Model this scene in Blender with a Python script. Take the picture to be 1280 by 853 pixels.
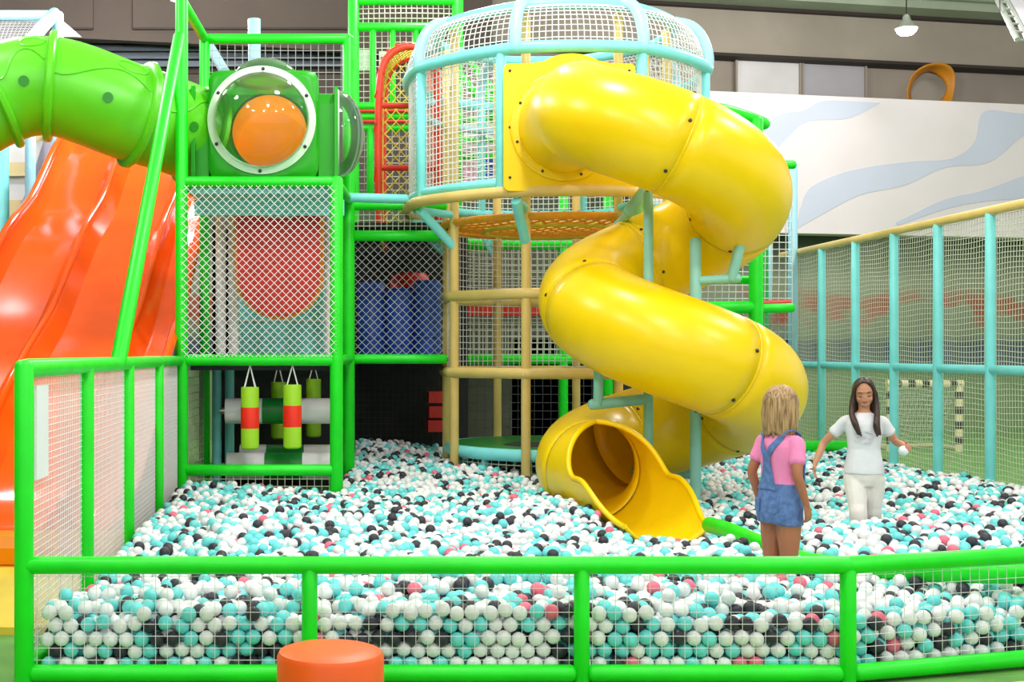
import bpy, bmesh, math, random
import numpy as np
from mathutils import Vector, Matrix, noise

for _o in list(bpy.data.objects):
    bpy.data.objects.remove(_o)
scene = bpy.context.scene
COL = scene.collection
random.seed(7)
PI = math.pi

# ------------------------------------------------------------------ camera
F_PX, CX, CY, CAM_Z = 1600.0, 418.0, 440.0, 1.60     # focal length and principal point in 1280x853 pixels
cam_data = bpy.data.cameras.new('camera')
cam_data.sensor_width = 36.0
cam_data.lens = F_PX * 36.0 / 1280.0
cam_data.shift_x = (640.0 - CX) / 1280.0
cam_data.shift_y = (CY - 426.5) / 1280.0
cam_data.clip_end = 200
cam = bpy.data.objects.new('camera', cam_data)
COL.objects.link(cam)
cam.location = (0, 0, CAM_Z)
cam.rotation_euler = (PI / 2, 0, 0)
scene.camera = cam

# ------------------------------------------------------------------ world, lamps, exposure
world = bpy.data.worlds.new('hall_ambient')
scene.world = world
world.use_nodes = True
world.node_tree.nodes['Background'].inputs[0].default_value = (1.0, 0.95, 0.99, 1)
world.node_tree.nodes['Background'].inputs[1].default_value = 0.8
vs = scene.view_settings
vs.view_transform = 'Standard'
vs.look = 'None'
vs.gamma = 1.0
vs.use_curve_mapping = False
vs.exposure = 0.38
LAMP_SPOTS = [(x, y) for y in (-1.5, 4.5, 10.5, 16.5) for x in (-5.0, 1.5, 8.0)]
for (lx, ly) in LAMP_SPOTS:
    ld = bpy.data.lights.new('ceiling_lamp_light', 'POINT')
    ld.shadow_soft_size = 0.35
    ld.energy = 430
    ld.color = (1.0, 0.945, 0.995)
    lo = bpy.data.objects.new('ceiling_lamp_light', ld)
    COL.objects.link(lo)
    lo.location = (lx, ly, 7.7)

# ------------------------------------------------------------------ helpers
def P(px, py, Y):
    """world point that stands at depth Y and is seen at a photo pixel"""
    return Vector(((px - CX) * Y / F_PX, Y, CAM_Z - (py - CY) * Y / F_PX))

def srgb(r, g, b):
    def c(v):
        v /= 255.0
        return v / 12.92 if v <= 0.04045 else ((v + 0.055) / 1.055) ** 2.4
    return (c(r), c(g), c(b))

def material(name, rgb, rough=0.45, vary=0.06, scale=9.0, bump=0.0, bump_scale=60.0, coat=0.0, metal=0.0, spec=0.5, sss=0.0):
    m = bpy.data.materials.new(name)
    m.use_nodes = True
    nt = m.node_tree
    b = nt.nodes['Principled BSDF']
    b.inputs['Roughness'].default_value = rough
    b.inputs['Metallic'].default_value = metal
    b.inputs['Specular IOR Level'].default_value = spec
    b.inputs['Coat Weight'].default_value = coat
    b.inputs['Coat Roughness'].default_value = 0.08
    if sss:
        b.inputs['Subsurface Weight'].default_value = sss
        b.inputs['Subsurface Scale'].default_value = 0.02
    tc = nt.nodes.new('ShaderNodeTexCoord')
    nz = nt.nodes.new('ShaderNodeTexNoise')
    nz.inputs['Scale'].default_value = scale
    nz.inputs['Detail'].default_value = 4
    nt.links.new(tc.outputs['Object'], nz.inputs['Vector'])
    rp = nt.nodes.new('ShaderNodeValToRGB')
    lo = [max(0, c * (1 - vary)) for c in rgb]
    hi = [min(1, c * (1 + vary)) for c in rgb]
    rp.color_ramp.elements[0].position = 0.3
    rp.color_ramp.elements[1].position = 0.7
    rp.color_ramp.elements[0].color = (*lo, 1)
    rp.color_ramp.elements[1].color = (*hi, 1)
    nt.links.new(nz.outputs['Fac'], rp.inputs['Fac'])
    nt.links.new(rp.outputs['Color'], b.inputs['Base Color'])
    if bump:
        n2 = nt.nodes.new('ShaderNodeTexNoise')
        n2.inputs['Scale'].default_value = bump_scale
        n2.inputs['Detail'].default_value = 3
        nt.links.new(tc.outputs['Object'], n2.inputs['Vector'])
        bp = nt.nodes.new('ShaderNodeBump')
        bp.inputs['Strength'].default_value = bump
        bp.inputs['Distance'].default_value = 0.01
        nt.links.new(n2.outputs['Fac'], bp.inputs['Height'])
        nt.links.new(bp.outputs['Normal'], b.inputs['Normal'])
    return m

M = {}
M['green'] = material('green_vinyl', (0.005, 0.74, 0.012), 0.42, 0.08, 5, 0.12, 18)
M['green_shaded'] = material('shaded_green_vinyl', (0.01, 0.33, 0.03), 0.5, 0.1, 6)  # darker copy of the green vinyl, with shade put into its colour
M['teal'] = material('pale_teal_vinyl', srgb(130, 228, 230), 0.4, 0.06, 5, 0.1, 18)
M['paleblue'] = material('pale_blue_vinyl', srgb(160, 212, 228), 0.4, 0.05, 5, 0.1, 18)
M['beige'] = material('beige_vinyl', srgb(226, 196, 116), 0.42, 0.06, 5, 0.1, 18)
M['yellow'] = material('yellow_polyethylene', (0.96, 0.64, 0.003), 0.3, 0.03, 3, 0.03, 8, spec=0.4)
M['orange'] = material('orange_fibreglass', (0.92, 0.10, 0.005), 0.11, 0.05, 3, 0.01, 6, spec=0.12)
M['lime'] = material('lime_polyethylene', srgb(92, 205, 26), 0.33, 0.05, 3, 0.04, 8)
M['cube'] = material('green_polyethylene', srgb(44, 190, 30), 0.32, 0.05, 3, 0.04, 8)
M['cube_dark'] = material('green_polyethylene_dimple', srgb(28, 135, 22), 0.4, 0.05, 3)  # for flat discs; the dimple's shade is in the darker green
M['amber'] = material('amber_polyethylene', srgb(250, 166, 8), 0.3, 0.05, 3)
M['net_white'] = material('white_net_rope', (0.80, 0.80, 0.78), 0.7, 0.05, 30)
M['net_grey'] = material('grey_net_rope', (0.42, 0.44, 0.44), 0.7, 0.05, 30)
M['net_sage'] = material('sage_net_rope', srgb(196, 204, 176), 0.7, 0.05, 30)
M['net_black'] = material('dark_net_rope', (0.05, 0.055, 0.06), 0.8, 0.1, 30)
M['net_amber'] = material('amber_net_rope', srgb(240, 160, 30), 0.6, 0.08, 30)
M['net_yellow'] = material('yellow_net_rope', srgb(225, 205, 60), 0.6, 0.08, 30)
M['red'] = material('red_vinyl', (0.72, 0.025, 0.012), 0.4, 0.08, 6, 0.08, 18)
M['red_orange'] = material('red_orange_vinyl', srgb(226, 60, 24), 0.4, 0.08, 6, 0.3, 20)
M['blue'] = material('blue_vinyl', srgb(28, 84, 190), 0.45, 0.08, 6)
M['black'] = material('black_cloth', (0.018, 0.019, 0.02), 0.8, 0.2, 8)
M['bolt'] = material('dark_bolt', (0.02, 0.02, 0.018), 0.35, 0.05, 20)
M['white'] = material('white_vinyl', (0.80, 0.80, 0.80), 0.4, 0.03, 6, 0.08, 18)
M['white_paper'] = material('white_paper', (0.78, 0.80, 0.80), 0.6, 0.02, 6)
M['greymat'] = material('lilac_grey_board', srgb(190, 178, 192), 0.6, 0.03, 4)
M['cream'] = material('cream_board', srgb(236, 214, 160), 0.6, 0.03, 4)
M['pink'] = material('pink_board', srgb(236, 170, 215), 0.6, 0.03, 4)
M['stool'] = material('orange_stool_vinyl', srgb(244, 92, 18), 0.42, 0.04, 4, 0.06, 14)
M['bag_lime'] = material('lime_bag_vinyl', srgb(160, 214, 40), 0.4, 0.05, 8, 0.1, 20)
M['bag_red'] = material('red_bag_vinyl', srgb(238, 44, 20), 0.4, 0.05, 8, 0.1, 20)
M['roller_green'] = material('green_roller_vinyl', srgb(22, 130, 48), 0.4, 0.05, 6, 0.08, 18)
M['steel'] = material('galvanised_steel', srgb(170, 175, 165), 0.35, 0.08, 8, metal=0.6)
M['mustard'] = material('mustard_panel', srgb(186, 122, 20), 0.5, 0.05, 4)

def translucent(m, amount):
    """thin moulded plastic that lets some light through"""
    nt = m.node_tree
    b = nt.nodes['Principled BSDF']; out = [n for n in nt.nodes if n.type == 'OUTPUT_MATERIAL'][0]
    src = b.inputs['Base Color'].links[0].from_socket
    tl = nt.nodes.new('ShaderNodeBsdfTranslucent'); nt.links.new(src, tl.inputs['Color'])
    mx = nt.nodes.new('ShaderNodeMixShader'); mx.inputs[0].default_value = amount
    nt.links.new(b.outputs[0], mx.inputs[1]); nt.links.new(tl.outputs[0], mx.inputs[2])
    nt.links.new(mx.outputs[0], out.inputs['Surface'])
translucent(M['cube'], 0.35)
translucent(M['amber'], 0.4)

def clear_plastic():
    m = bpy.data.materials.new('clear_acrylic')
    m.use_nodes = True
    nt = m.node_tree
    for n in list(nt.nodes):
        if n.type != 'OUTPUT_MATERIAL':
            nt.nodes.remove(n)
    out = [n for n in nt.nodes if n.type == 'OUTPUT_MATERIAL'][0]
    tr = nt.nodes.new('ShaderNodeBsdfTransparent'); tr.inputs[0].default_value = (0.93, 0.96, 0.95, 1)
    gl = nt.nodes.new('ShaderNodeBsdfGlossy'); gl.inputs['Roughness'].default_value = 0.06
    gl.inputs[0].default_value = (1, 1, 1, 1)
    fr = nt.nodes.new('ShaderNodeFresnel'); fr.inputs['IOR'].default_value = 1.45
    mx = nt.nodes.new('ShaderNodeMixShader')
    nt.links.new(fr.outputs[0], mx.inputs[0])
    nt.links.new(tr.outputs[0], mx.inputs[1])
    nt.links.new(gl.outputs[0], mx.inputs[2])
    hz = nt.nodes.new('ShaderNodeBsdfTranslucent'); hz.inputs[0].default_value = (0.9, 0.95, 0.93, 1)
    df = nt.nodes.new('ShaderNodeBsdfDiffuse'); df.inputs[0].default_value = (0.9, 0.95, 0.93, 1)
    ad = nt.nodes.new('ShaderNodeMixShader'); ad.inputs[0].default_value = 0.5
    nt.links.new(hz.outputs[0], ad.inputs[1]); nt.links.new(df.outputs[0], ad.inputs[2])
    m2 = nt.nodes.new('ShaderNodeMixShader'); m2.inputs[0].default_value = 0.05      # whitish haze put into the material so the bubbles show
    nt.links.new(mx.outputs[0], m2.inputs[1]); nt.links.new(ad.outputs[0], m2.inputs[2])
    nt.links.new(m2.outputs[0], out.inputs['Surface'])
    return m
M['clear'] = clear_plastic()

def emissive(name, rgb, strength):
    m = bpy.data.materials.new(name)
    m.use_nodes = True
    b = m.node_tree.nodes['Principled BSDF']
    b.inputs['Base Color'].default_value = (*rgb, 1)
    b.inputs['Emission Color'].default_value = (*rgb, 1)
    b.inputs['Emission Strength'].default_value = strength
    return m
M['lamp_glow'] = emissive('lamp_lens', (1.0, 0.97, 1.0), 14)

def tag(o, label=None, cat=None, group=None, kind=None):
    if label: o['label'] = label
    if cat: o['category'] = cat
    if group: o['group'] = group
    if kind: o['kind'] = kind
    return o

def thing(name, label, cat, loc=(0, 0, 0), group=None):
    o = bpy.data.objects.new(name, None)
    o.empty_display_size = 0.2
    COL.objects.link(o)
    o.location = loc
    return tag(o, label, cat, group)

def place(o, parent):
    if parent is not None:
        o.parent = parent
        root = Vector((0, 0, 0))
        q = parent
        while q is not None:
            root += q.location
            q = q.parent
        o.location = -root            # the geometry is written in world coordinates

def fillet(pts, rad, n=5):
    """round the corners of a polyline"""
    pts = [Vector(p) for p in pts]
    out = [pts[0]]
    for i in range(1, len(pts) - 1):
        a, b, c = pts[i - 1], pts[i], pts[i + 1]
        d1 = (a - b); d2 = (c - b)
        r = min(rad, d1.length * 0.45, d2.length * 0.45)
        p1 = b + d1.normalized() * r
        p2 = b + d2.normalized() * r
        for k in range(n + 1):
            t = k / n
            out.append(p1 * (1 - t) ** 2 + b * 2 * t * (1 - t) + p2 * t * t)
    out.append(pts[-1])
    return out

def spline(ctrl, n=8):
    """Catmull-Rom through control points"""
    c = [Vector(p) for p in ctrl]
    c = [c[0] * 2 - c[1]] + c + [c[-1] * 2 - c[-2]]
    out = []
    for i in range(1, len(c) - 2):
        p0, p1, p2, p3 = c[i - 1:i + 3]
        for k in range(n):
            t = k / n
            out.append(0.5 * ((2 * p1) + (p2 - p0) * t + (2 * p0 - 5 * p1 + 4 * p2 - p3) * t * t + (3 * p1 - p0 - 3 * p2 + p3) * t ** 3))
    out.append(c[-2])
    return out

def lerp_table(tab, x):
    for (x0, y0), (x1, y1) in zip(tab, tab[1:]):
        if x <= x1:
            t = max(0, (x - x0) / (x1 - x0))
            return y0 + (y1 - y0) * t
    return tab[-1][1]

def smooth_table(tab, n=200):
    """piecewise-linear table -> smoothed callable (cosine-free: moving average)"""
    xs = np.linspace(tab[0][0], tab[-1][0], n)
    ys = np.interp(xs, [a for a, _ in tab], [b for _, b in tab])
    k = max(3, n // 14) | 1
    pad = k // 2
    yp = np.concatenate([2 * ys[0] - ys[1:pad + 1][::-1], ys, 2 * ys[-1] - ys[-pad - 1:-1][::-1]])
    ys = np.convolve(yp, np.ones(k) / k, 'valid')
    return lambda x: float(np.interp(x, xs, ys))

class MB:
    def __init__(self):
        self.v = []; self.f = []; self.mi = []
    def add(self, vs, fs, mi=0):
        b = len(self.v)
        self.v += [tuple(p) for p in vs]
        for f in fs:
            self.f.append(tuple(b + i for i in f)); self.mi.append(mi)
    def frames(self, pts, closed=False):
        n = len(pts)
        T = []
        for i in range(n):
            if closed:
                d = pts[(i + 1) % n] - pts[i - 1]
            else:
                d = pts[min(i + 1, n - 1)] - pts[max(i - 1, 0)]
            T.append(d.normalized())
        up = Vector((0, 0, 1)) if abs(T[0].z) < 0.9 else Vector((1, 0, 0))
        N = [(up - T[0] * up.dot(T[0])).normalized()]
        for i in range(1, n):
            v = N[-1] - T[i] * N[-1].dot(T[i])
            N.append(v.normalized())
        return T, N
    def tube(self, pts, r, n=12, cap=True, closed=False, mi=0, dome=False):
        pts = [Vector(p) for p in pts]
        rs = list(r) if hasattr(r, '__len__') else [r] * len(pts)
        if dome and not closed:            # rounded foam ends
            d0 = (pts[0] - pts[1]).normalized(); d1 = (pts[-1] - pts[-2]).normalized()
            a = [(pts[0] + d0 * rs[0] * 0.55, rs[0] * 0.45), (pts[0] + d0 * rs[0] * 0.38, rs[0] * 0.8)]
            z = [(pts[-1] + d1 * rs[-1] * 0.38, rs[-1] * 0.8), (pts[-1] + d1 * rs[-1] * 0.55, rs[-1] * 0.45)]
            pts = [p for p, _ in a] + pts + [p for p, _ in z]
            rs = [q for _, q in a] + rs + [q for _, q in z]
        T, N = self.frames(pts, closed)
        vs = []
        for p, t, nn, rr in zip(pts, T, N, rs):
            b = t.cross(nn)
            for k in range(n):
                a = 2 * PI * k / n
                vs.append(p + (nn * math.cos(a) + b * math.sin(a)) * rr)
        fs = []
        m = len(pts)
        for i in range(m if closed else m - 1):
            j = (i + 1) % m
            for k in range(n):
                k2 = (k + 1) % n
                fs.append((i * n + k, i * n + k2, j * n + k2, j * n + k))
        if cap and not closed:
            fs.append(tuple(range(n - 1, -1, -1)))
            fs.append(tuple((m - 1) * n + k for k in range(n)))
        self.add(vs, fs, mi)
        return self
    def box(self, lo, hi, mi=0):
        x0, y0, z0 = lo; x1, y1, z1 = hi
        vs = [(x0, y0, z0), (x1, y0, z0), (x1, y1, z0), (x0, y1, z0), (x0, y0, z1), (x1, y0, z1), (x1, y1, z1), (x0, y1, z1)]
        fs = [(0, 3, 2, 1), (4, 5, 6, 7), (0, 1, 5, 4), (1, 2, 6, 5), (2, 3, 7, 6), (3, 0, 4, 7)]
        self.add(vs, fs, mi)
        return self
    def prism(self, poly, depth, mi=0):
        """poly: world points of a planar outline, extruded by the vector depth"""
        d = Vector(depth); n = len(poly)
        vs = [Vector(p) for p in poly] + [Vector(p) + d for p in poly]
        fs = [tuple(range(n)), tuple(range(2 * n - 1, n - 1, -1))]
        for i in range(n):
            j = (i + 1) % n
            fs.append((i, n + i, n + j, j))
        self.add(vs, fs, mi)
        return self
    def surf(self, fn, nu, nv, cu=False, cv=False, mi=0):
        vs = []
        for i in range(nu if cu else nu + 1):
            for j in range(nv if cv else nv + 1):
                vs.append(fn(i / nu, j / nv))
        W = nv if cv else nv + 1
        H = nu if cu else nu + 1
        fs = []
        for i in range(nu):
            for j in range(nv):
                a = i * W + j; b = i * W + (j + 1) % W
                c = ((i + 1) % H) * W + (j + 1) % W; d = ((i + 1) % H) * W + j
                fs.append((a, b, c, d))
        self.add(vs, fs, mi)
        return self
    def lathe(self, prof, origin=(0, 0, 0), axis='Z', n=24, mi=0):
        """prof: (radius, height) pairs"""
        o = Vector(origin)
        def fn(u, v):
            i = u * (len(prof) - 1); k = min(int(i + 1e-6), len(prof) - 1)
            r, h = prof[k]
            a = 2 * PI * v
            if axis == 'Z': return o + Vector((r * math.cos(a), r * math.sin(a), h))
            if axis == 'Y': return o + Vector((r * math.cos(a), h, r * math.sin(a)))
            return o + Vector((h, r * math.cos(a), r * math.sin(a)))
        return self.surf(fn, len(prof) - 1, n, cv=True, mi=mi)
    def build(self, name, mats, parent=None, smooth=True, angle=40, solid=0.0):
        me = bpy.data.meshes.new(name)
        me.from_pydata(self.v, [], self.f)
        if not isinstance(mats, (list, tuple)): mats = [mats]
        for m in mats:
            me.materials.append(M[m] if isinstance(m, str) else m)
        if len(mats) > 1:
            me.polygons.foreach_set('material_index', self.mi)
        me.update()
        bm = bmesh.new(); bm.from_mesh(me)
        bmesh.ops.recalc_face_normals(bm, faces=bm.faces)
        bm.to_mesh(me); bm.free()
        if smooth:
            me.polygons.foreach_set('use_smooth', [True] * len(me.polygons))
            me.set_sharp_from_angle(angle=math.radians(angle))
        o = bpy.data.objects.new(name, me)
        COL.objects.link(o)
        place(o, parent)
        if solid:
            md = o.modifiers.new('thickness', 'SOLIDIFY')
            md.thickness = solid; md.offset = 0
        return o

def pipe(name, pts, r, mat, parent, n=14, label=None):
    o = MB().tube(pts, r, n, dome=True).build(name, mat, parent)
    if label: o['label'] = label
    return o

def net(name, S, W, H, cell, r, mat, parent, diamond=False, segs=6, jit=0.0):
    """rope net over the surface S(u, v); W and H are its size in metres"""
    mb = MB()
    if not diamond:
        nu = max(2, round(W / cell)); nv = max(2, round(H / cell))
        for i in range(nu + 1):
            u = i / nu
            mb.tube([S(u, k / segs) for k in range(segs + 1)], r, 3, cap=False)
        sg = max(segs, int(segs * W / max(H, 0.01)))
        sg = min(sg, 40)
        for j in range(nv + 1):
            v = j / nv
            mb.tube([S(k / sg, v) for k in range(sg + 1)], r, 3, cap=False)
    else:
        d = cell * math.sqrt(2)
        c = d
        while c < W + H:
            x0 = max(0, c - H); x1 = min(W, c)
            mb.tube([S(x / W, (c - x) / H) for x in (x0 + (x1 - x0) * k / segs for k in range(segs + 1))], r, 3, cap=False)
            mb.tube([S(x / W, 1 - (c - x) / H) for x in (x0 + (x1 - x0) * k / segs for k in range(segs + 1))], r, 3, cap=False)
            c += d
    return mb.build(name, mat, parent, smooth=True, angle=180)

def quad(p00, p10, p11, p01, sag=0.0, wave=0.0):
    a, b, c, d = Vector(p00), Vector(p10), Vector(p11), Vector(p01)
    nrm = (b - a).cross(d - a).normalized()
    def S(u, v):
        p = a * (1 - u) * (1 - v) + b * u * (1 - v) + c * u * v + d * (1 - u) * v
        q = 16 * u * (1 - u) * v * (1 - v)
        p = p + nrm * (sag * q)
        if wave:
            p = p + Vector((0, 0, wave * math.sin(v * 17 + u * 3) * 4 * u * (1 - u)))
        return p
    return S

def struct(o):
    o['kind'] = 'structure'
    return o

# ================================================================== THE HALL
def turf_material():
    m = material('green_sports_turf', srgb(104, 158, 74), 0.85, 0.18, 3.0, 0.3, 220)
    return m
M['turf'] = turf_material()
def concrete(name, rgb):
    return material(name, rgb, 0.8, 0.12, 0.8, 0.1, 25)
M['concrete'] = concrete('grey_concrete', srgb(150, 141, 126))
M['concrete_brown'] = concrete('brown_concrete', srgb(70, 61, 52))  # brown, and darker partly because the left side's weak light is in the colour
M['concrete_green'] = concrete('grey_green_painted_beam', srgb(150, 160, 138))
M['seam'] = material('dark_joint', srgb(48, 40, 32), 0.8, 0.1, 3)
M['plaster'] = material('off_white_plaster', srgb(222, 214, 213), 0.75, 0.02, 1.2)
M['plaster_blue'] = material('pale_blue_mural_paint', srgb(196, 202, 216), 0.75, 0.02, 1.2)
M['panel_grey'] = material('satin_grey_panel', srgb(168, 166, 168), 0.35, 0.06, 1.5)
M['panel_light'] = material('satin_light_panel', srgb(214, 212, 208), 0.28, 0.06, 1.5)

def lower_wall_material():
    m = bpy.data.materials.new('painted_sports_wall')
    m.use_nodes = True
    nt = m.node_tree; b = nt.nodes['Principled BSDF']; b.inputs['Roughness'].default_value = 0.8
    geo = nt.nodes.new('ShaderNodeNewGeometry')
    sx = nt.nodes.new('ShaderNodeSeparateXYZ'); nt.links.new(geo.outputs['Position'], sx.inputs[0])
    mr = nt.nodes.new('ShaderNodeMapRange'); mr.inputs['From Max'].default_value = 4.0
    nt.links.new(sx.outputs['Z'], mr.inputs['Value'])
    rp = nt.nodes.new('ShaderNodeValToRGB'); cr = rp.color_ramp
    cols = [(0.0, srgb(116, 148, 92)), (0.30, srgb(112, 140, 96)), (0.34, srgb(70, 88, 100)), (0.44, srgb(62, 76, 88)), (0.48, srgb(110, 124, 100)), (0.75, srgb(130, 136, 112)), (0.95, srgb(70, 86, 62))]
    cr.elements[0].position = 0; cr.elements[0].color = (*cols[0][1], 1)
    cr.elements[1].position = 1; cr.elements[1].color = (*srgb(60, 72, 52), 1)
    for p, c in cols[1:]:
        e = cr.elements.new(p); e.color = (*c, 1)
    nt.links.new(mr.outputs[0], rp.inputs[0])
    # brick-red brush marks in one band of the wall
    mp = nt.nodes.new('ShaderNodeMapping'); mp.inputs['Scale'].default_value = (0.55, 0.55, 0.9)
    nt.links.new(geo.outputs['Position'], mp.inputs[0])
    nz = nt.nodes.new('ShaderNodeTexNoise'); nz.inputs['Scale'].default_value = 2.0; nz.inputs['Detail'].default_value = 3
    nt.links.new(mp.outputs[0], nz.inputs['Vector'])
    st = nt.nodes.new('ShaderNodeMapRange'); st.inputs['From Min'].default_value = 0.47; st.inputs['From Max'].default_value = 0.56
    nt.links.new(nz.outputs['Fac'], st.inputs['Value'])
    bd = nt.nodes.new('ShaderNodeValToRGB'); bc = bd.color_ramp
    bc.elements[0].position = 0.5; bc.elements[0].color = (0, 0, 0, 1)
    bc.elements[1].position = 0.8; bc.elements[1].color = (0, 0, 0, 1)
    e = bc.elements.new(0.56); e.color = (1, 1, 1, 1)
    e = bc.elements.new(0.66); e.color = (1, 1, 1, 1)
    e = bc.elements.new(0.73); e.color = (0, 0, 0, 1)
    nt.links.new(mr.outputs[0], bd.inputs[0])
    mu = nt.nodes.new('ShaderNodeMath'); mu.operation = 'MULTIPLY'
    nt.links.new(st.outputs[0], mu.inputs[0]); nt.links.new(bd.outputs[0], mu.inputs[1])
    mx = nt.nodes.new('ShaderNodeMix'); mx.data_type = 'RGBA'
    mx.inputs[7].default_value = (*srgb(150, 74, 52), 1)
    nt.links.new(mu.outputs[0], mx.inputs[0]); nt.links.new(rp.outputs[0], mx.inputs[6])
    nt.links.new(mx.outputs[2], b.inputs['Base Color'])
    return m
M['sports_wall'] = lower_wall_material()

def wall_pt(X, z, off=0.0):
    return Vector((X, 24.0 + 0.2 * (X - 6.93) + off, z))
def on_wall(px, py, off=0.0):
    """photo pixel -> point on the skewed back wall"""
    k = (px - CX) / F_PX
    Y = (24.0 - 0.2 * 6.93 + off) / (1 - 0.2 * k)
    return P(px, py, Y)
def wall_slab(name, x0, x1, z0, z1, off, thick, mat, parent=None):
    poly = [wall_pt(x0, z0, off), wall_pt(x1, z0, off), wall_pt(x1, z1, off), wall_pt(x0, z1, off)]
    return MB().prism(poly, (0, thick, 0)).build(name, mat, parent, smooth=False)

struct(MB().box((-14, -8, -0.12), (22, 34, 0.0)).build('floor', 'turf', smooth=False))
struct(MB().box((-14, -8, 9.3), (22, 34, 9.5)).build('ceiling', 'concrete_green', smooth=False))
struct(wall_slab('wall_back', -14, 22, 0, 9.3, 1.6, 0.3, 'concrete'))
struct(wall_slab('wall_lower', -14, 22, 0, 4.6, 0.9, 0.25, 'sports_wall'))
struct(MB().box((-10.3, -8, 0), (-10, 34, 9.3)).build('wall_left', 'concrete_brown', smooth=False))
# mural wall: a plastered upper wall with painted waves
mural = struct(wall_slab('wall_mural', 5.6, 21, 3.86, 6.50, 0.0, 0.45, 'plaster'))
def mural_band(pts):
    top = spline([on_wall(x, y, -0.012) for x, y in pts], 6)
    MB().prism(top, (0, 0.02, 0)).build('mural_wave', 'plaster_blue', mural, smooth=False)
def band(upper, lower):
    up = spline([on_wall(x, y, -0.012) for x, y in upper], 7)
    lo = spline([on_wall(x, y, -0.012) for x, y in lower], 7)
    MB().prism(up + lo[::-1], (0, 0.02, 0)).build('mural_wave', 'plaster_blue', mural, smooth=False)
band([(936, 236), (948, 178), (972, 145), (1005, 138), (1032, 126), (1100, 128.5)], [(944, 250), (966, 196), (985, 172), (1010, 152), (1060, 148), (1100, 129.5)])
band([(1000, 262), (1012, 236), (1045, 219), (1085, 209), (1140, 202), (1190, 198), (1218, 178), (1230, 140), (1280, 142), (1420, 150)],
     [(996, 286), (1028, 268), (1075, 244), (1130, 232), (1180, 210), (1230, 205), (1255, 190), (1280, 170), (1330, 160), (1420, 152)])
band([(1120, 278), (1180, 250), (1230, 238), (1280, 220), (1330, 205), (1420, 190)], [(1122, 282), (1180, 262), (1230, 252), (1280, 248), (1330, 240), (1420, 236)])
# beams and joints of the concrete wall
struct(wall_slab('trim_1', -14, 22, 7.52, 8.38, 1.2, 0.4, 'concrete'))
struct(wall_slab('trim_2', -14, 22, 7.46, 7.52, 1.15, 0.45, 'seam'))
struct(wall_slab('trim_3', -14, 22, 8.38, 8.44, 1.05, 0.55, 'seam'))
struct(wall_slab('trim_4', -14, 22, 8.44, 9.3, 0.5, 1.1, 'concrete_green'))
t = MB().tube([wall_pt(-14, 8.72, 0.38), wall_pt(22, 8.72, 0.38)], 0.13, 12)
struct(t.build('trim_5', 'concrete_green'))
# brown cladding panels on the left half of the hall
wall_left_panels = struct(wall_slab('wall_cladding', -9.8, 2.2, 4.6, 7.44, 1.3, 0.28, 'concrete_brown'))
def wall_rect(name, px0, py0, px1, py1, off, mat, parent):
    poly = [on_wall(px0, py0, off), on_wall(px1, py0, off), on_wall(px1, py1, off), on_wall(px0, py1, off)]
    return MB().prism(poly, (0, 0.08, 0)).build(name, mat, parent, smooth=False)
struct(wall_slab('wall_upper', -9.8, 2.9, 7.0, 9.25, 0.3, 0.2, 'concrete_brown'))
wu = bpy.data.objects['wall_upper']
for (a, b_) in ((-60, 116), (166, 434)):
    o = wall_rect('panel', a, -40, b_, 34, 0.24, 'concrete_brown', wu)
    wall_rect('panel_joint', a, 34, b_, 36.5, 0.23, 'seam', o)
# satin panels above the mural
p1 = struct(wall_rect('window_1', 921, 70, 1001, 150, 1.5, 'panel_light', None))
p2 = struct(wall_rect('window_2', 1004, 76, 1083, 150, 1.5, 'panel_grey', None))
for w_, (a, b_) in ((p1, (921, 1001)), (p2, (1004, 1083))):
    for e in (a, b_):
        wall_rect('window_frame', e - 1.2, 68, e + 1.2, 150, 1.44, 'concrete', w_)

# yellow landing mat under the orange slide and coloured floor strip by the pit
mat_o = MB().box((-6.4, 7.22, 0.0), (-1.62, 9.5, 0.045)).build('floor_mat', material('yellow_landing_mat', srgb(232, 206, 66), 0.6, 0.05, 3, 0.1, 30), smooth=False)
tag(mat_o, 'flat yellow landing mat on the floor below the orange slide', 'mat')
strip = MB()
A, B, C_ = Vector((1.2, 5.93, 0)), Vector((2.5, 5.93, 0)), Vector((4.4, 6.49, 0))
strip.prism([A, B, C_, C_ + Vector((0.03, -0.10, 0)), B + Vector((0.03, -0.1, 0)), A + Vector((0, -0.1, 0))], (0, 0, 0.012))
tag(strip.build('floor_stripe', material('yellow_floor_stripe', srgb(226, 214, 96), 0.6, 0.05, 3), smooth=False), 'thin yellow floor stripe in front of the ball pit at the right', 'floor stripe')

# hanging high-bay lamps that the photograph shows
def highbay(p, label, watts):
    t = thing('high_bay_lamp', label, 'lamp', p)
    MB().lathe([(0.02, 0.24), (0.05, 0.22), (0.07, 0.14), (0.16, 0.03), (0.18, 0.0), (0.16, 0.0)], p, n=20).build('housing', 'steel', t)
    MB().lathe([(0.001, -0.11), (0.10, -0.095), (0.15, -0.05), (0.165, 0.0), (0.165, 0.012)], p, n=20).build('lens', 'lamp_glow', t)
    MB().tube([Vector(p) + Vector((0, 0, 0.22)), Vector((p[0], p[1], 9.3))], 0.012, 6).build('cable', 'bolt', t)
    ld = bpy.data.lights.new('high_bay_light', 'POINT'); ld.shadow_soft_size = 0.2; ld.energy = watts; ld.color = (1.0, 0.95, 0.985)
    lo = bpy.data.objects.new('high_bay_light', ld); COL.objects.link(lo)
    lo.parent = t; lo.location = (0, 0, -0.36)
highbay(tuple(P(1133, 36, 21.0)), 'glowing white high-bay lamp hanging in front of the concrete wall', 200)
highbay(tuple(P(222, -8, 19.0)), 'glowing lamp just above the top of the green corner post', 450)
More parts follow.
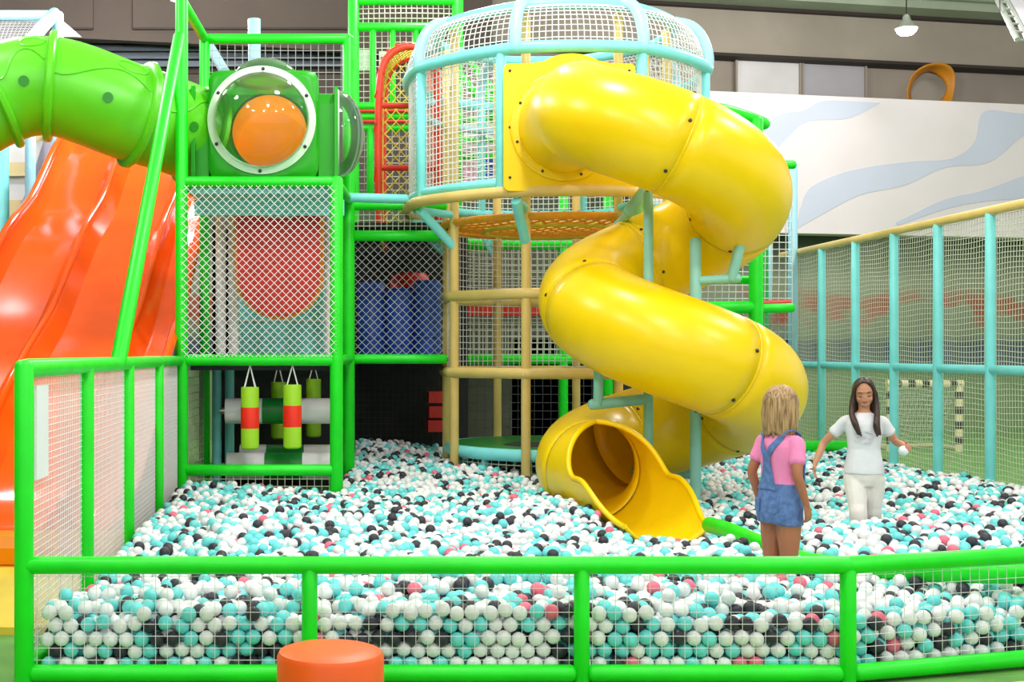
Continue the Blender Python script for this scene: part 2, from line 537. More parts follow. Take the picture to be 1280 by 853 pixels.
# cable tray with a mesh cover at the top right corner
ct = thing('cable_tray', 'grey metal cable tray hanging from the ceiling in the upper right corner', 'cable tray', tuple(P(1275, 10, 17.0)))
a0, a1 = P(1244, -6, 18.5), P(1272, 50, 16.2)
dirx = Vector((1, 0.15, 0)).normalized()
for k, nm in ((0.0, 'tray_rail'), (0.16, 'tray_rail'), (1.0, 'tray_rail')):
    MB().tube([a0 + dirx * k, a1 + dirx * k], 0.035, 6).build(nm, 'steel', ct)
for i in range(7):
    q = a0.lerp(a1, i / 6)
    MB().tube([q, q + dirx], 0.02, 5).build('tray_rung', 'steel', ct)
MB().prism([a0 + Vector((0.16, 0, .03)), a0 + dirx + Vector((0, 0, .03)), a1 + dirx + Vector((0, 0, .03)), a1 + Vector((0.16, 0, .03))], (0, 0, 0.02)).build('tray_plate', 'panel_grey', ct, smooth=False)
for (px, top) in ((1250, -60), (1290, -40)):
    q = P(px, 15, 17.4)
    MB().tube([q, Vector((q.x, q.y, 9.3))], 0.012, 5).build('tray_hanger', 'bolt', ct)

# looped mustard band standing above the mural edge
rc = on_wall(1162, 112, 0.85)
def loop_fn(u, v):
    a = 2 * PI * u
    w = 0.08 + 0.16 * (0.5 + 0.5 * math.cos(2 * a + PI))
    c = Vector((0.42 * math.cos(a) + 0.06 * math.sin(a), 0, 0.44 * math.sin(a)))
    side = Vector((math.cos(a) * 0.55, -0.55, math.sin(a) * 0.1)).normalized()
    return rc + c + side * (v - 0.5) * 2 * w
lp = MB().surf(loop_fn, 40, 4, cu=True).build('band_loop', 'mustard', None, solid=0.02)
tag(lp, 'mustard brown looped band standing on the edge above the mural', 'decoration')

# ================================================================== BALL PIT FENCES
XL, YF, YB, XR = -1.491, 6.15, 12.36, 6.60
front_z0, front_z1 = 0.055, 0.574
ff = thing('ball_pit_fence', 'low bright green padded pipe fence along the front of the ball pit', 'fence', (1.2, YF, 0))
pts_front = [(-0.119, YF), (1.188, YF), (2.468, YF), (3.762, 6.536), (4.86, 7.25), (5.76, 8.2), (6.34, 9.35), (XR, 10.64)]
corner = (XL, YF)
pipe('corner_post', [(XL, YF, 0.02), (XL, YF, 1.535)], 0.047, 'green', ff, label='taller green corner post')
run = [corner] + pts_front
for i, (x, y) in enumerate(pts_front):
    pipe('post', [(x, y, 0.02), (x, y, front_z1 - 0.02)], 0.038, 'green', ff)
# rails: the straight run, then one per bent bay
pipe('top_rail', [(XL, YF, front_z1), (1.188, YF, front_z1), (2.468, YF, front_z1)], 0.043, 'green', ff)
for i in range(3):
    x0, x1 = run[i][0], run[i + 1][0]
    pipe('bottom_rail', [(x0 + 0.05, YF, front_z0), (x1 - 0.05, YF, front_z0)], 0.042, 'green', ff)
for i in range(3, len(run) - 1):
    a, b = run[i], run[i + 1]
    pipe('top_rail', [(a[0], a[1], front_z1), (b[0], b[1], front_z1)], 0.043, 'green', ff)
    d = Vector((b[0] - a[0], b[1] - a[1], 0)).normalized() * 0.05
    pipe('bottom_rail', [(a[0] + d.x, a[1] + d.y, front_z0), (b[0] - d.x, b[1] - d.y, front_z0)], 0.042, 'green', ff)
for i in range(len(run) - 1):
    a, b = run[i], run[i + 1]
    L = math.hypot(b[0] - a[0], b[1] - a[1])
    net('net', quad((a[0], a[1] + 0.02, front_z0), (b[0], b[1] + 0.02, front_z0), (b[0], b[1] + 0.02, front_z1), (a[0], a[1] + 0.02, front_z1), 0.0, 0.0), L, 0.52, 0.056, 0.0017, 'net_white', ff, segs=4)

lf = thing('side_fence', 'tall bright green fence with white net between slide and ball pit', 'fence', (XL, 9.2, 0))
ly = [7.70, 9.25, 10.84]
for y in ly:
    pipe('post', [(XL, y, 0.02), (XL, y, 1.50)], 0.045, 'green', lf)
pipe('top_rail', [(XL, YF + 0.05, 1.52), (XL, YB - 0.07, 1.515)], 0.047, 'green', lf)
pipe('bottom_rail', [(XL, YF + 0.05, 0.055), (XL, YB - 0.07, 0.055)], 0.042, 'green', lf)
ys = [YF] + ly + [YB]
for y0, y1 in zip(ys, ys[1:]):
    net('net', quad((XL - .02, y0, 0.06), (XL - .02, y1, 0.06), (XL - .02, y1, 1.5), (XL - .02, y0, 1.5)), y1 - y0, 1.44, 0.036, 0.0028, 'net_white', lf, segs=4)
sg = MB().box((XL + 0.0, 6.36, 0.96), (XL + 0.012, 6.62, 1.43)).build('notice_board', 'white_paper', None, smooth=False)
tag(sg, 'narrow blank white notice board fixed on the net by the corner post', 'notice board')

rf = thing('boundary_fence', 'high pale turquoise post fence with netting along the right of the pit', 'fence', (XR, 14, 0))
ry = [18.43, 17.34, 16.22, 15.10, 14.00, 12.88, 11.76, 10.64]
for y in ry:
    pipe('post', [(XR, y, 0.0), (XR, y, 2.98)], 0.05, 'teal', rf)
pipe('top_rail', [(XR, 18.9, 3.02), (XR, 10.5, 3.02)], 0.048, 'beige', rf, label='beige top rail')
for y0, y1 in zip(ry, ry[1:]):
    pipe('middle_rail', [(XR, y0 - 0.05, 1.42), (XR, y1 + 0.05, 1.42)], 0.046, 'teal', rf)
    net('net', quad((XR + .04, y0, 0.02), (XR + .04, y1, 0.02), (XR + .04, y1, 2.98), (XR + .04, y0, 2.98), 0.03, 0.02), abs(y1 - y0), 2.96, 0.057, 0.0038, 'net_sage', rf, segs=14)

# green padded rail that crosses the pit, and the low pit edge at the back
dv = pipe('divider_rail', spline([(2.86, 9.75, 0.28), (2.84, 9.2, 0.31), (2.86, 8.5, 0.31), (2.99, 7.8, 0.30), (3.6, 6.85, 0.42), (4.3, 7.0, 0.44)], 8), 0.062, 'green', None)
tag(dv, 'bent green padded rail half sunk in the balls beside the slide exit', 'rail')
bk = thing('pit_edge', 'low green padded edge at the back right of the ball pit', 'rail', (5.6, 16.25, 0))
pipe('top_rail', [(4.2, 16.25, 0.40), (XR - 0.06, 16.25, 0.40)], 0.07, 'green', bk)
for x in (4.45, 5.2, 6.1):
    pipe('post', [(x, 16.25, 0.02), (x, 16.25, 0.38)], 0.06, 'green', bk)

# ------------------------------------------------------------------ goal on the turf beyond the fence
gy = 20.5
goal = thing('football_goal', 'small goal with black and cream striped posts and a white net beyond the fence', 'goal', tuple(P(1158, 565, gy)))
gz1 = P(1158, 480, gy).z; gx0, gx1 = P(1113, 500, gy).x, P(1199, 500, gy).x
M['goal_cream'] = material('cream_goal_paint', srgb(226, 218, 170), 0.4, 0.03, 5)
def striped(name, a, b, k):
    a, b = Vector(a), Vector(b); mb = MB()
    for i in range(k):
        mb.tube([a.lerp(b, i / k), a.lerp(b, (i + 1) / k)], 0.06, 10, mi=i % 2)
    return mb.build(name, ['goal_cream', 'bolt'], goal)
striped('goal_post', (gx0, gy, 0), (gx0, gy, gz1), 9)
striped('goal_post', (gx1, gy, 0), (gx1, gy, gz1), 9)
striped('crossbar', (gx0 - .06, gy, gz1), (gx1 + .06, gy, gz1), 11)
MB().tube([(gx0, gy, 0.05), (gx0, gy + .7, 0.05), (gx1, gy + .7, 0.05), (gx1, gy, 0.05)], 0.03, 6).build('ground_bar', 'goal_cream', goal)
net('goal_net', quad((gx0, gy + .7, 0.05), (gx1, gy + .7, 0.05), (gx1, gy + .1, gz1), (gx0, gy + .1, gz1)), 1.15, 1.2, 0.08, 0.004, 'net_white', goal)

# ------------------------------------------------------------------ orange stool in front of the fence
sy = 5.35
sc = P(413, 812, sy)
r = 67 * sy / F_PX
st = thing('stool', 'round orange padded stool in front of the green fence', 'stool', (sc.x, sy, 0))
h = sc.z
MB().lathe([(0.001, h + 0.004), (r * 0.5, h + 0.004), (r * 0.86, h), (r * 0.955, h - 0.008), (r, h - 0.028), (r, h - 0.2)], (sc.x, sy, 0), n=48).build('cushion', 'stool', st)
MB().lathe([(r, h - 0.2), (r * 1.002, h - 0.202), (r, h - 0.204), (r, 0.03), (r * 0.97, 0.004), (0.001, 0.004)], (sc.x, sy, 0), n=48).build('body', 'stool', st)

# ================================================================== GREEN FRAME TOWER (left)
gf = thing('play_frame', 'bright green padded pipe tower holding the bubble cube and punching bags', 'play frame', (-0.7, 13.1, 0))
FL, FR, BL, BR = (-1.475, 12.36), (0.02, 12.36), (-1.41, 13.9), (0.155, 13.9)
R_ = 0.058
pipe('post', [(*FL, 0.0), (*FL, 5.02)], 0.062, 'green', gf)
pipe('post', [(*FR, 0.0), (*FR, 3.26)], 0.064, 'green', gf)
pipe('post', [(*BL, 0.0), (*BL, 5.0)], R_, 'green', gf)
pipe('post', [(*BR, 0.0), (*BR, 5.0)], 0.066, 'green', gf)
for z in (3.24, 1.52, 0.457):
    pipe('rail', [(FL[0] + .05, FL[1], z), (FR[0] - .05, FR[1], z)], 0.055, 'green', gf)
for z in (3.24, 1.52, 5.0):
    pipe('rail', [(FL[0], FL[1] + .05, z), (BL[0], BL[1] - .05, z)], 0.05, 'green', gf)
for z in (3.24, 1.52):
    pipe('rail', [(FR[0], FR[1] + .05, z), (BR[0], BR[1] - .05, z)], 0.05, 'green', gf)
    pipe('rail', [(BL[0] + .05, BL[1], z), (BR[0] - .05, BR[1], z)], 0.05, 'green', gf)
pipe('rail', [(BL[0] + .04, BL[1], 5.0), (BR[0], BR[1], 5.0)], 0.056, 'green', gf)
pipe('brace', [(-1.49, 12.27, 4.62), (-1.49, 8.83, 1.53)], 0.056, 'green', gf, label='slanting green brace pipe')
net('front_net', quad((FL[0], 12.30, 1.55), (FR[0], 12.30, 1.55), (FR[0], 12.30, 3.2), (FL[0], 12.30, 3.2)), 1.49, 1.65, 0.054, 0.0042, 'net_white', gf, diamond=True, segs=4)
net('low_net', quad((FL[0], 12.36, 0.02), (FR[0], 12.36, 0.02), (FR[0], 12.36, 0.44), (FL[0], 12.36, 0.44)), 1.49, 0.42, 0.07, 0.004, 'net_sage', gf, segs=3)
net('side_net', quad((FL[0], FL[1], 0.05), (BL[0], BL[1], 0.05), (BL[0], BL[1], 1.5), (FL[0], FL[1], 1.5)), 1.54, 1.45, 0.08, 0.004, 'net_sage', gf, segs=4)
net('back_net', quad((BL[0], BL[1], 4.4), (BR[0], BR[1], 4.4), (BR[0], BR[1], 4.95), (BL[0], BL[1], 4.95)), 1.5, 0.55, 0.08, 0.004, 'net_grey', gf, segs=4)
# decks added inside the frame to shade it
MB().box((-1.40, 12.42, 3.14), (0.08, 13.85, 3.22)).build('shade_deck', 'teal', gf, smooth=False)
MB().box((-1.40, 12.45, 1.42), (0.08, 13.85, 1.48)).build('shade_deck', 'black', gf, smooth=False)
# padded valance seen under the top rail
MB().box((-1.42, 12.95, 2.98), (0.1, 13.0, 3.14)).build('valance', 'teal', gf, smooth=False)

# red tongue board behind the front net
tb = thing('tongue_board', 'red tongue shaped board with yellow border behind the diamond net', 'board', tuple(P(350, 395, 13.3)))
def tongue(scale, grow):
    pts = []
    cx, w = 349, 51 * scale + grow
    pts.append((cx + w, 258 - grow))
    for k in range(0, 9):                       # scooped upper edge
        t = k / 8
        pts.append((cx + w - 2 * w * t, 258 + 16 * math.sin(PI * t)))
    for k in range(0, 13):
        a = PI + PI * k / 12
        pts.append((cx + w * math.cos(a), 345 - (50 + grow) * math.sin(a)))
    return [P(x, y, 13.3) for x, y in pts[1:]]
MB().prism(tongue(1, 0), (0, -0.05, 0)).build('board', 'red', tb, smooth=False)
MB().prism(tongue(1, 5), (0, 0.04, 0)).build('border', 'amber', tb, smooth=False)
# teal pads and grey posts deeper inside
bp = thing('padded_wall', 'teal padded wall panel behind the tongue board', 'panel', (-0.5, 14.6, 1.5))
MB().box((-1.2, 14.6, 1.52), (0.02, 14.7, 2.45)).build('pad', 'teal', bp, smooth=False)
MB().box((-1.2, 14.58, 1.95), (0.02, 14.6, 1.97)).build('pad_seam', 'white', bp, smooth=False)
for px, lab in ((276, 'white padded pipe nearest the slide inside the green frame'), (292, 'white padded pipe beside the tongue board inside the green frame'), (412, 'white padded pipe to the right of the tongue board')):
    a = P(px, 255, 13.75)
    o = MB().tube([(a.x, 13.75, 1.5), (a.x, 13.75, 3.1)], 0.055, 10).build('padded_pipe', 'white', None)
    tag(o, lab, 'pipe')
dk = MB().box((-1.45, 15.2, 0.0), (0.25, 15.25, 3.1)).build('backdrop', 'black', None, smooth=False)  # black sheet added to make the tower's inside dark
tag(dk, 'black curtain added for shade at the back of the green frame tower', 'backdrop')

# ------------------------------------------------------------------ punching bags and foam rollers
def bag(px, Y, y0, y1, label, r=0.088, string_top=1.47, grp=None):
    c = P(px, y0, Y); z1 = c.z; z0 = P(px, y1, Y).z; h = z1 - z0
    t = thing('punching_bag', label, 'punching bag', (c.x, Y, z0), grp)
    o3 = (c.x, Y, 0)
    n = 24
    MB().lathe([(0.001, z0 - 0.012), (r * 0.75, z0 - 0.008), (r * 0.97, z0 + 0.008), (r, z0 + 0.025), (r, z0 + h * 0.33)], o3, n=n).build('lower_section', 'bag_lime', t)
    MB().lathe([(r * 1.01, z0 + h * 0.33), (r * 1.02, z0 + h * 0.34), (r * 1.02, z0 + h * 0.66), (r * 1.01, z0 + h * 0.67)], o3, n=n).build('red_band', 'bag_red', t)
    MB().lathe([(r, z0 + h * 0.67), (r, z1 - 0.02), (r * 0.97, z1), (r * 0.9, z1 - 0.01), (r * 0.4, z1 - 0.03), (0.001, z1 - 0.035)], o3, n=n).build('upper_section', 'bag_lime', t)
    for k in range(4):
        a = PI / 4 + PI / 2 * k
        q = Vector((c.x + r * 0.93 * math.cos(a), Y + r * 0.93 * math.sin(a), z1 - 0.03))
        MB().tube([q, (c.x, Y, string_top)], 0.006, 5).build('strap', 'net_white', t)
    MB().tube([(c.x + 0.02 * math.cos(a), Y, string_top + 0.03 + 0.03 * math.sin(a)) for a in [2 * PI * k / 12 for k in range(12)]], 0.006, 5, closed=True).build('hook', 'steel', t)
bag(312.5, 12.40, 484, 561, 'lime and red punching bag hanging at the left, nearest the slide')
bag(365.5, 12.40, 481, 560, 'lime and red punching bag hanging at the right, nearest the spiral tower')
bag(348, 14.6, 478, 548, 'dim punching bag hanging deep inside, left of the rear pair', 0.085)
bag(392, 14.6, 474, 546, 'dim punching bag hanging deep inside, right of the rear pair', 0.085)
def roller(px0, px1, splits, Y, y0, y1, label):
    a, b = P(px0, (y0 + y1) / 2, Y), P(px1, (y0 + y1) / 2, Y)
    r = (y1 - y0) / 2 * Y / F_PX
    t = thing('foam_roller', label, 'roller', (a.lerp(b, 0.5).x, Y, a.z - r))
    cuts = [px0] + splits + [px1]
    for i, (c0, c1) in enumerate(zip(cuts, cuts[1:])):
        p, q = P(c0, (y0 + y1) / 2, Y), P(c1, (y0 + y1) / 2, Y)
        MB().tube([p, p.lerp(q, 0.5), q], r, 24).build('white_sleeve' if i % 2 == 0 else 'green_sleeve', 'white' if i % 2 == 0 else 'roller_green', t)
    MB().tube([a - Vector((0.06, 0, 0)), b + Vector((0.005, 0, 0))], r * 0.25, 10).build('axle', 'steel', t)
roller(282, 424, [328, 356], 13.1, 498, 530, 'upper foam roller striped white and green behind the punching bags')
roller(284, 424, [331, 378], 13.1, 566, 600, 'lower front foam roller striped white and green')
roller(300, 424, [333, 380], 13.75, 556, 586, 'rear foam roller striped white and green behind the lower front one')
for px in (271, 287):
    a = P(px, 470, 13.6)
    o = MB().tube([(a.x, 13.6, 0), (a.x, 13.6, 1.42)], 0.05, 10).build('padded_post', 'teal', None)
    tag(o, 'teal padded post behind the punching bags, ' + ('nearer the orange slide' if px < 280 else 'nearer the rollers'), 'post')

# ================================================================== GREEN BUBBLE CUBE
cb = thing('bubble_cube', 'green plastic play cube with clear bubble windows on top of the green frame', 'play cube', (-0.7, 13.1, 3.3))
x0, x1, yf, ybk, z0, z1 = -1.235, -0.155, 12.52, 13.72, 3.30, 4.36
cxb, czb, rb = P(327, 150, 12.5).x, P(327, 150, 12.5).z, 0.50
def outline(a):
    """rounded-square outline of the cube face at polar angle a"""
    ca, sa = math.cos(a), math.sin(a)
    hw, hh = (x1 - x0) / 2, (z1 - z0) / 2
    n = 14.0
    k = (abs(ca / hw) ** n + abs(sa / hh) ** n) ** (-1 / n)
    return Vector(((x0 + x1) / 2 + ca * k, 0, (z0 + z1) / 2 + sa * k))
def ring_face(yv, hole_r, hx, hz):
    def fn(u, v):
        a = 2 * PI * v
        o = outline(a); i = Vector((hx + hole_r * math.cos(a), 0, hz + hole_r * math.sin(a)))
        q = o.lerp(i, u); q.y = yv + (0.03 if u == 0 else 0)
        return q
    return fn
MB().surf(ring_face(yf, rb - 0.02, cxb, czb), 4, 64, cv=True).build('front_panel', 'cube', cb)
def shell(u, v):
    q = outline(2 * PI * v); q.y = yf + 0.03 + (ybk - yf - 0.03) * u
    return q
MB().surf(shell, 3, 64, cv=True).build('body', 'cube', cb)
obx, obz = P(337, 165, 13.7).x, P(337, 165, 13.7).z
def backf(u, v):
    a = 2 * PI * v
    o = outline(a); i = Vector((obx + 0.40 * math.cos(a), 0, obz + 0.40 * math.sin(a)))
    q = o.lerp(i, u); q.y = ybk
    return q
MB().surf(backf, 3, 64, cv=True).build('back_panel', 'cube', cb)
# side collars
def collar(xa, xb, zt, name='side_collar'):
    mb = MB()
    poly = [(xa, 12.58, 3.3), (xa, 13.62, 3.3), (xa, 13.62, zt - .12), (xa, 13.5, zt), (xa, 12.70, zt), (xa, 12.58, zt - .12)]
    mb.prism([Vector(p) for p in poly], (xb - xa, 0, 0))
    return mb.build(name, 'cube', cb, smooth=False)
collar(-0.155, 0.0, 4.16); collar(-1.36, -1.235, 4.16)
MB().box((0.0, 12.52, 3.3), (0.035, 13.68, 4.20)).build('side_plate', 'cube', cb, smooth=False)
MB().box((-1.40, 12.50, 3.3), (-1.36, 13.70, 4.20)).build('side_plate', 'cube', cb, smooth=False)
def dome(center, r, axis, bulge, name, n=48):
    prof = [(r, 0.0)] + [(r * math.cos(a), bulge * math.sin(a)) for a in [PI / 2 * k / 10 for k in range(1, 10)]] + [(0.001, bulge)]
    return MB().lathe(prof, center, axis, n).build(name, 'clear', cb)
d = dome((cxb, yf - 0.01, czb), rb - 0.03, 'Y', -0.40, 'bubble_window')
M['rim'] = material('frosted_rim', srgb(214, 240, 214), 0.2, 0.03, 5, coat=0.3)
rim = MB().lathe([(rb + 0.03, 0.0), (rb + 0.03, -0.02), (rb - 0.035, -0.035), (rb - 0.05, -0.015), (rb - 0.05, 0.0)], (cxb, yf - 0.002, czb), 'Y', 64).build('window_rim', 'rim', cb)
for k in range(6):
    a = PI / 2 + 2 * PI * k / 6 - 0.03
    c = Vector((cxb + (rb - 0.002) * math.cos(a), yf - 0.03, czb + (rb - 0.002) * math.sin(a)))
    MB().lathe([(0.001, -0.016), (0.016, -0.012), (0.02, 0.006)], c, 'Y', 10).build('bolt', 'bolt', rim)
dome((0.036, 13.08, 3.82), 0.44, 'X', 0.27, 'side_bubble')
rim2 = MB().lathe([(0.455, 0.0), (0.455, 0.012), (0.43, 0.014), (0.425, 0.0)], (0.036, 13.08, 3.82), 'X', 48).build('side_bubble_rim', 'rim', cb)
dome((-0.70, 13.1, z1 - 0.01), 0.35, 'Z', 0.25, 'roof_bubble')
# amber tube joined behind the cube
at = MB()
at.surf(lambda u, v: Vector((obx + (0.42 - 0.02 * u) * math.cos(2 * PI * v), ybk - 0.03 + 0.9 * u, obz - 0.02 * u + (0.42 - 0.02 * u) * math.sin(2 * PI * v))), 6, 40, cv=True)
at.lathe([(0.40, 0.0), (0.3, 0.05), (0.001, 0.08)], (obx, ybk + 0.87, obz - 0.02), 'Y', 40)
at.build('amber_tunnel', 'amber', cb)

# ================================================================== GREEN CRAWL TUBE
tube_ctrl = [(-1.38, 13.05, 3.80), (-1.62, 12.86, 3.87), (-2.02, 12.58, 3.96), (-2.70, 12.42, 4.17), (-3.20, 12.34, 4.09), (-3.72, 12.2, 3.72), (-4.20, 12.0, 3.05), (-4.50, 11.9, 2.1), (-4.62, 11.85, 0.55)]
tp = spline(tube_ctrl, 12)
gt = thing('crawl_tube', 'lime green caterpillar crawl tube arching into the bubble cube', 'tube', (-4.62, 11.85, 0.0))
TR = 0.475
T_, N_ = MB().frames(tp)
def tube_at(i, phi, rr):
    """point on the tube: phi measured from the camera-facing side, positive upwards"""
    k_ = max(0, min(int(i), len(tp) - 2)); f_ = i - k_
    t = T_[k_].lerp(T_[k_ + 1], f_).normalized(); c_ = tp[k_].lerp(tp[k_ + 1], f_)
    side = (Vector((0, 0, CAM_Z)) - c_).normalized(); side = (side - t * side.dot(t)).normalized()
    up = t.cross(side)
    if up.z < 0: up = -up
    return c_ + (side * math.cos(phi) + up * math.sin(phi)) * rr
cuts = [0, 22, 37, 49, 61, 73, len(tp) - 1]
for a, b in zip(cuts, cuts[1:]):
    seg = tp[a:b + 1]
    n = len(seg) - 1
    sec = MB().tube(seg, TR, 40, cap=False).build('tube_section', 'lime', gt)
    for k in ((a, b) if a == 0 else (b,)):
        t = T_[k]
        MB().tube([tp[k] - t * 0.045, tp[k] - t * 0.04, tp[k] - t * 0.02, tp[k] + t * 0.02, tp[k] + t * 0.04, tp[k] + t * 0.045],
                  [TR * 0.99, TR + 0.04, TR + 0.062, TR + 0.062, TR + 0.04, TR * 0.99], 40, cap=False).build('flange', 'lime', sec)
    mid = a + int((b - a) * (0.45 if a else 0.6))
    c = tube_at(mid, 0.12, TR - 0.004); nn = (c - tp[mid]).normalized(); q = nn.to_track_quat('Z', 'Y').to_matrix()
    mb = MB()
    mb.add([c + q @ Vector((0.05 * math.cos(x), 0.05 * math.sin(x), 0.012)) for x in [2 * PI * k / 16 for k in range(16)]], [tuple(range(16))])
    mb.build('dimple', 'cube_dark', sec, smooth=False)
    # embossed wave lines of the caterpillar pattern
    line = []
    for k in range(0, 13):
        i = a + 1 + (b - a - 2) * k / 12
        line.append(tube_at(i, 0.55 + 0.28 * math.sin(k / 12 * PI * 1.6), TR + 0.002))
    MB().tube(line, 0.011, 6).build('embossed_line', 'lime', sec)
    i0 = a + int((b - a) * 0.3)
    ov = []
    for k in range(20):
        x = 2 * PI * k / 20
        i = min(b - 1, max(a + 1, i0 + (b - a) * 0.16 * math.cos(x)))
        ov.append(tube_at(i, 1.05 + 0.16 * math.sin(x), TR + 0.001))
    MB().tube(ov, 0.009, 6, closed=True).build('embossed_oval', 'lime', sec)

# ================================================================== ORANGE WAVE SLIDE
os_ = thing('wave_slide', 'wide glossy orange wave slide with three lanes left of the green fence', 'slide', (-2.6, 12.0, 0))
prof = smooth_table([(9.3, 0.28), (9.9, 0.34), (10.4, 0.55), (11.4, 1.12), (12.3, 1.52), (13.1, 1.82), (13.9, 2.28), (14.9, 2.86), (15.5, 3.10), (16.1, 3.34), (17.3, 4.12), (18.0, 4.5), (19.0, 4.6)], 240)
lanes = [-3.80, -2.90, -2.00, -1.56]
def lane_pt(xa, xb, u, v, lo=0.0):
    Y = 9.35 + (18.9 - 9.35) * u
    t = v
    e = abs(2 * t - 1)
    full = (xb - xa) > 0.6
    crest = 0.21 * max(0, (e - 0.66) / 0.34) ** 1.15 if full else 0.21 * max(0, (1 - 2 * t - 0.30) / 0.7) ** 1.15 + 0.10 * max(0, (t - 0.8) / 0.2)
    return Vector((xa + (xb - xa) * t, Y, prof(Y) + crest + lo))
for xa, xb in zip(lanes, lanes[1:]):
    mb = MB().surf(lambda u, v: lane_pt(xa, xb, u, v), 70, 24)
    mb.build('slide_lane', 'orange', os_, solid=0.03)
for i, x in enumerate(lanes):
    r_ = 0.05 if i in (0, 3) else 0.035
    MB().tube([lane_pt(lanes[0], lanes[1], k / 60, 0.0, -0.005) + Vector((x - lanes[0], 0, 0)) for k in range(61)], r_, 10).build('ridge', 'orange', os_)
# closed outer side, front lip and support box
def side(u, v):
    Y = 9.35 + (18.9 - 9.35) * u
    return Vector((-3.84, Y, (prof(Y) + 0.15) * v))
MB().surf(side, 40, 2).build('side_skirt', 'black', os_)
for xa, xb in zip(lanes, lanes[1:]):
    MB().surf(lambda u, v: (lambda q: Vector((q.x, 9.36, 0.06 + (q.z - 0.06) * u)))(lane_pt(xa, xb, 0.0, v)), 1, 24).build('end_cap', 'orange', os_)
lip = MB()
lipprof = [(9.36, 0.30), (9.28, 0.26), (9.24, 0.18), (9.26, 0.06)]
for (ya, za), (yb_, zb) in zip(lipprof, lipprof[1:]):
    lip.add([(-3.85, ya, za), (-1.54, ya, za), (-1.54, yb_, zb), (-3.85, yb_, zb)], [(0, 1, 2, 3)])
lip.build('front_lip', 'amber', os_)

# ------------------------------------------------------------------ pale blue frame beyond the slide, at the far left
M['louvre_grey'] = material('grey_mesh_cloth', srgb(132, 126, 122), 0.8, 0.1, 12)
pf = thing('pale_blue_frame', 'pale blue pipe frame with a netted roof behind the crawl tube', 'play frame', (-5.2, 19, 0))
Yp = 19.0
def pp(px, py, Y=Yp): return P(px, py, Y)
pipe('roof_rail', [pp(-60, 20), pp(66, 20)], 0.085, 'paleblue', pf)
pipe('post', [pp(72, 18, 19.3), pp(72, 640, 19.3)], 0.09, 'paleblue', pf)
pipe('roof_rail', [pp(68, 17, 19.0), pp(30, 60, 16.5)], 0.09, 'paleblue', pf)
pipe('post', [pp(38, 60), pp(38, 640)], 0.08, 'paleblue', pf)
pipe('post', [pp(2, 140, 17), pp(2, 640, 17)], 0.1, 'teal', pf)
pipe('floor_rail', [pp(-40, 270, 18), pp(22, 280, 18)], 0.08, 'white', pf)
net('roof_net', quad(pp(-60, 26), pp(62, 26), pp(40, 62, 17), pp(-60, 62, 17)), 1.6, 1.2, 0.07, 0.008, 'net_grey', pf)
MB().prism([pp(72, 20, 19.4), pp(102, 46, 19.8), pp(72, 46, 19.4)], (0, 0.04, 0)).build('gable_cloth', 'louvre_grey', pf, smooth=False)
for (a, b_, y0, y1, mt_) in ((-30, 36, 150, 282, 'white'), (40, 74, 150, 268, 'white')):
    MB().prism([pp(a, y0, 19.6), pp(b_, y0, 19.6), pp(b_, y1, 19.6), pp(a, y1, 19.6)], (0, 0.05, 0)).build('panel', mt_, pf, smooth=False)
for (a, b_, y0, y1) in ((4, 35, 203, 220), (4, 26, 250, 272), (42, 60, 168, 176)):
    MB().prism([pp(a, y0, 19.5), pp(b_, y0, 19.5), pp(b_, y1, 19.5), pp(a, y1, 19.5)], (0, 0.04, 0)).build('cream_strip', 'cream', pf, smooth=False)
MB().prism([pp(58, 165, 19.45), pp(72, 165, 19.45), pp(68, 236, 19.45), pp(44, 262, 19.45), pp(18, 276, 19.45), pp(42, 215, 19.45)], (0, 0.04, 0)).build('lilac_drape', 'greymat', pf, smooth=False)
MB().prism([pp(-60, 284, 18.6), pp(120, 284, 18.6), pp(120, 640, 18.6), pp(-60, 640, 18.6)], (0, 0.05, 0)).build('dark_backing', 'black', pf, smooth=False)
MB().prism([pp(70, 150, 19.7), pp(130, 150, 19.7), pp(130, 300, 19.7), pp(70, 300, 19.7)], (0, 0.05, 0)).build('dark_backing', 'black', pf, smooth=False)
# louvred duct behind the crawl tube
lv = thing('louvre_panel', 'grey blue horizontal louvre panel on the wall behind the crawl tube', 'louvre', tuple(on_wall(170, 90, 1.2)))
M['louvre'] = material('grey_blue_louvre', srgb(120, 132, 138), 0.5, 0.06, 3)
for k, y in enumerate((46, 56, 66, 76)):
    MB().prism([on_wall(60, y, 1.2), on_wall(430, y, 1.2), on_wall(430, y + 7, 1.05), on_wall(60, y + 7, 1.05)], (0, 0.05, 0)).build('slat', 'louvre', lv, smooth=False)
MB().prism([on_wall(60, 40, 1.25), on_wall(430, 40, 1.25), on_wall(430, 92, 1.25), on_wall(60, 92, 1.25)], (0, 0.045, 0)).build('backing', 'seam', lv, smooth=False)
for px, lab in ((318, 'pale blue post rising behind the roof bubble'), (265, 'short pale blue slanted pipe behind the bubble cube')):
    if px == 318:
        o = MB().tube([P(318, 24, 16.5), (P(318, 24, 16.5).x, 16.5, 0.0)], 0.08, 12).build('padded_post', 'paleblue', None)
    else:
        o = MB().tube([P(262, 58, 16.0), P(281, 90, 15.0)], 0.06, 12).build('padded_pipe', 'paleblue', None)
    tag(o, lab, 'pipe')

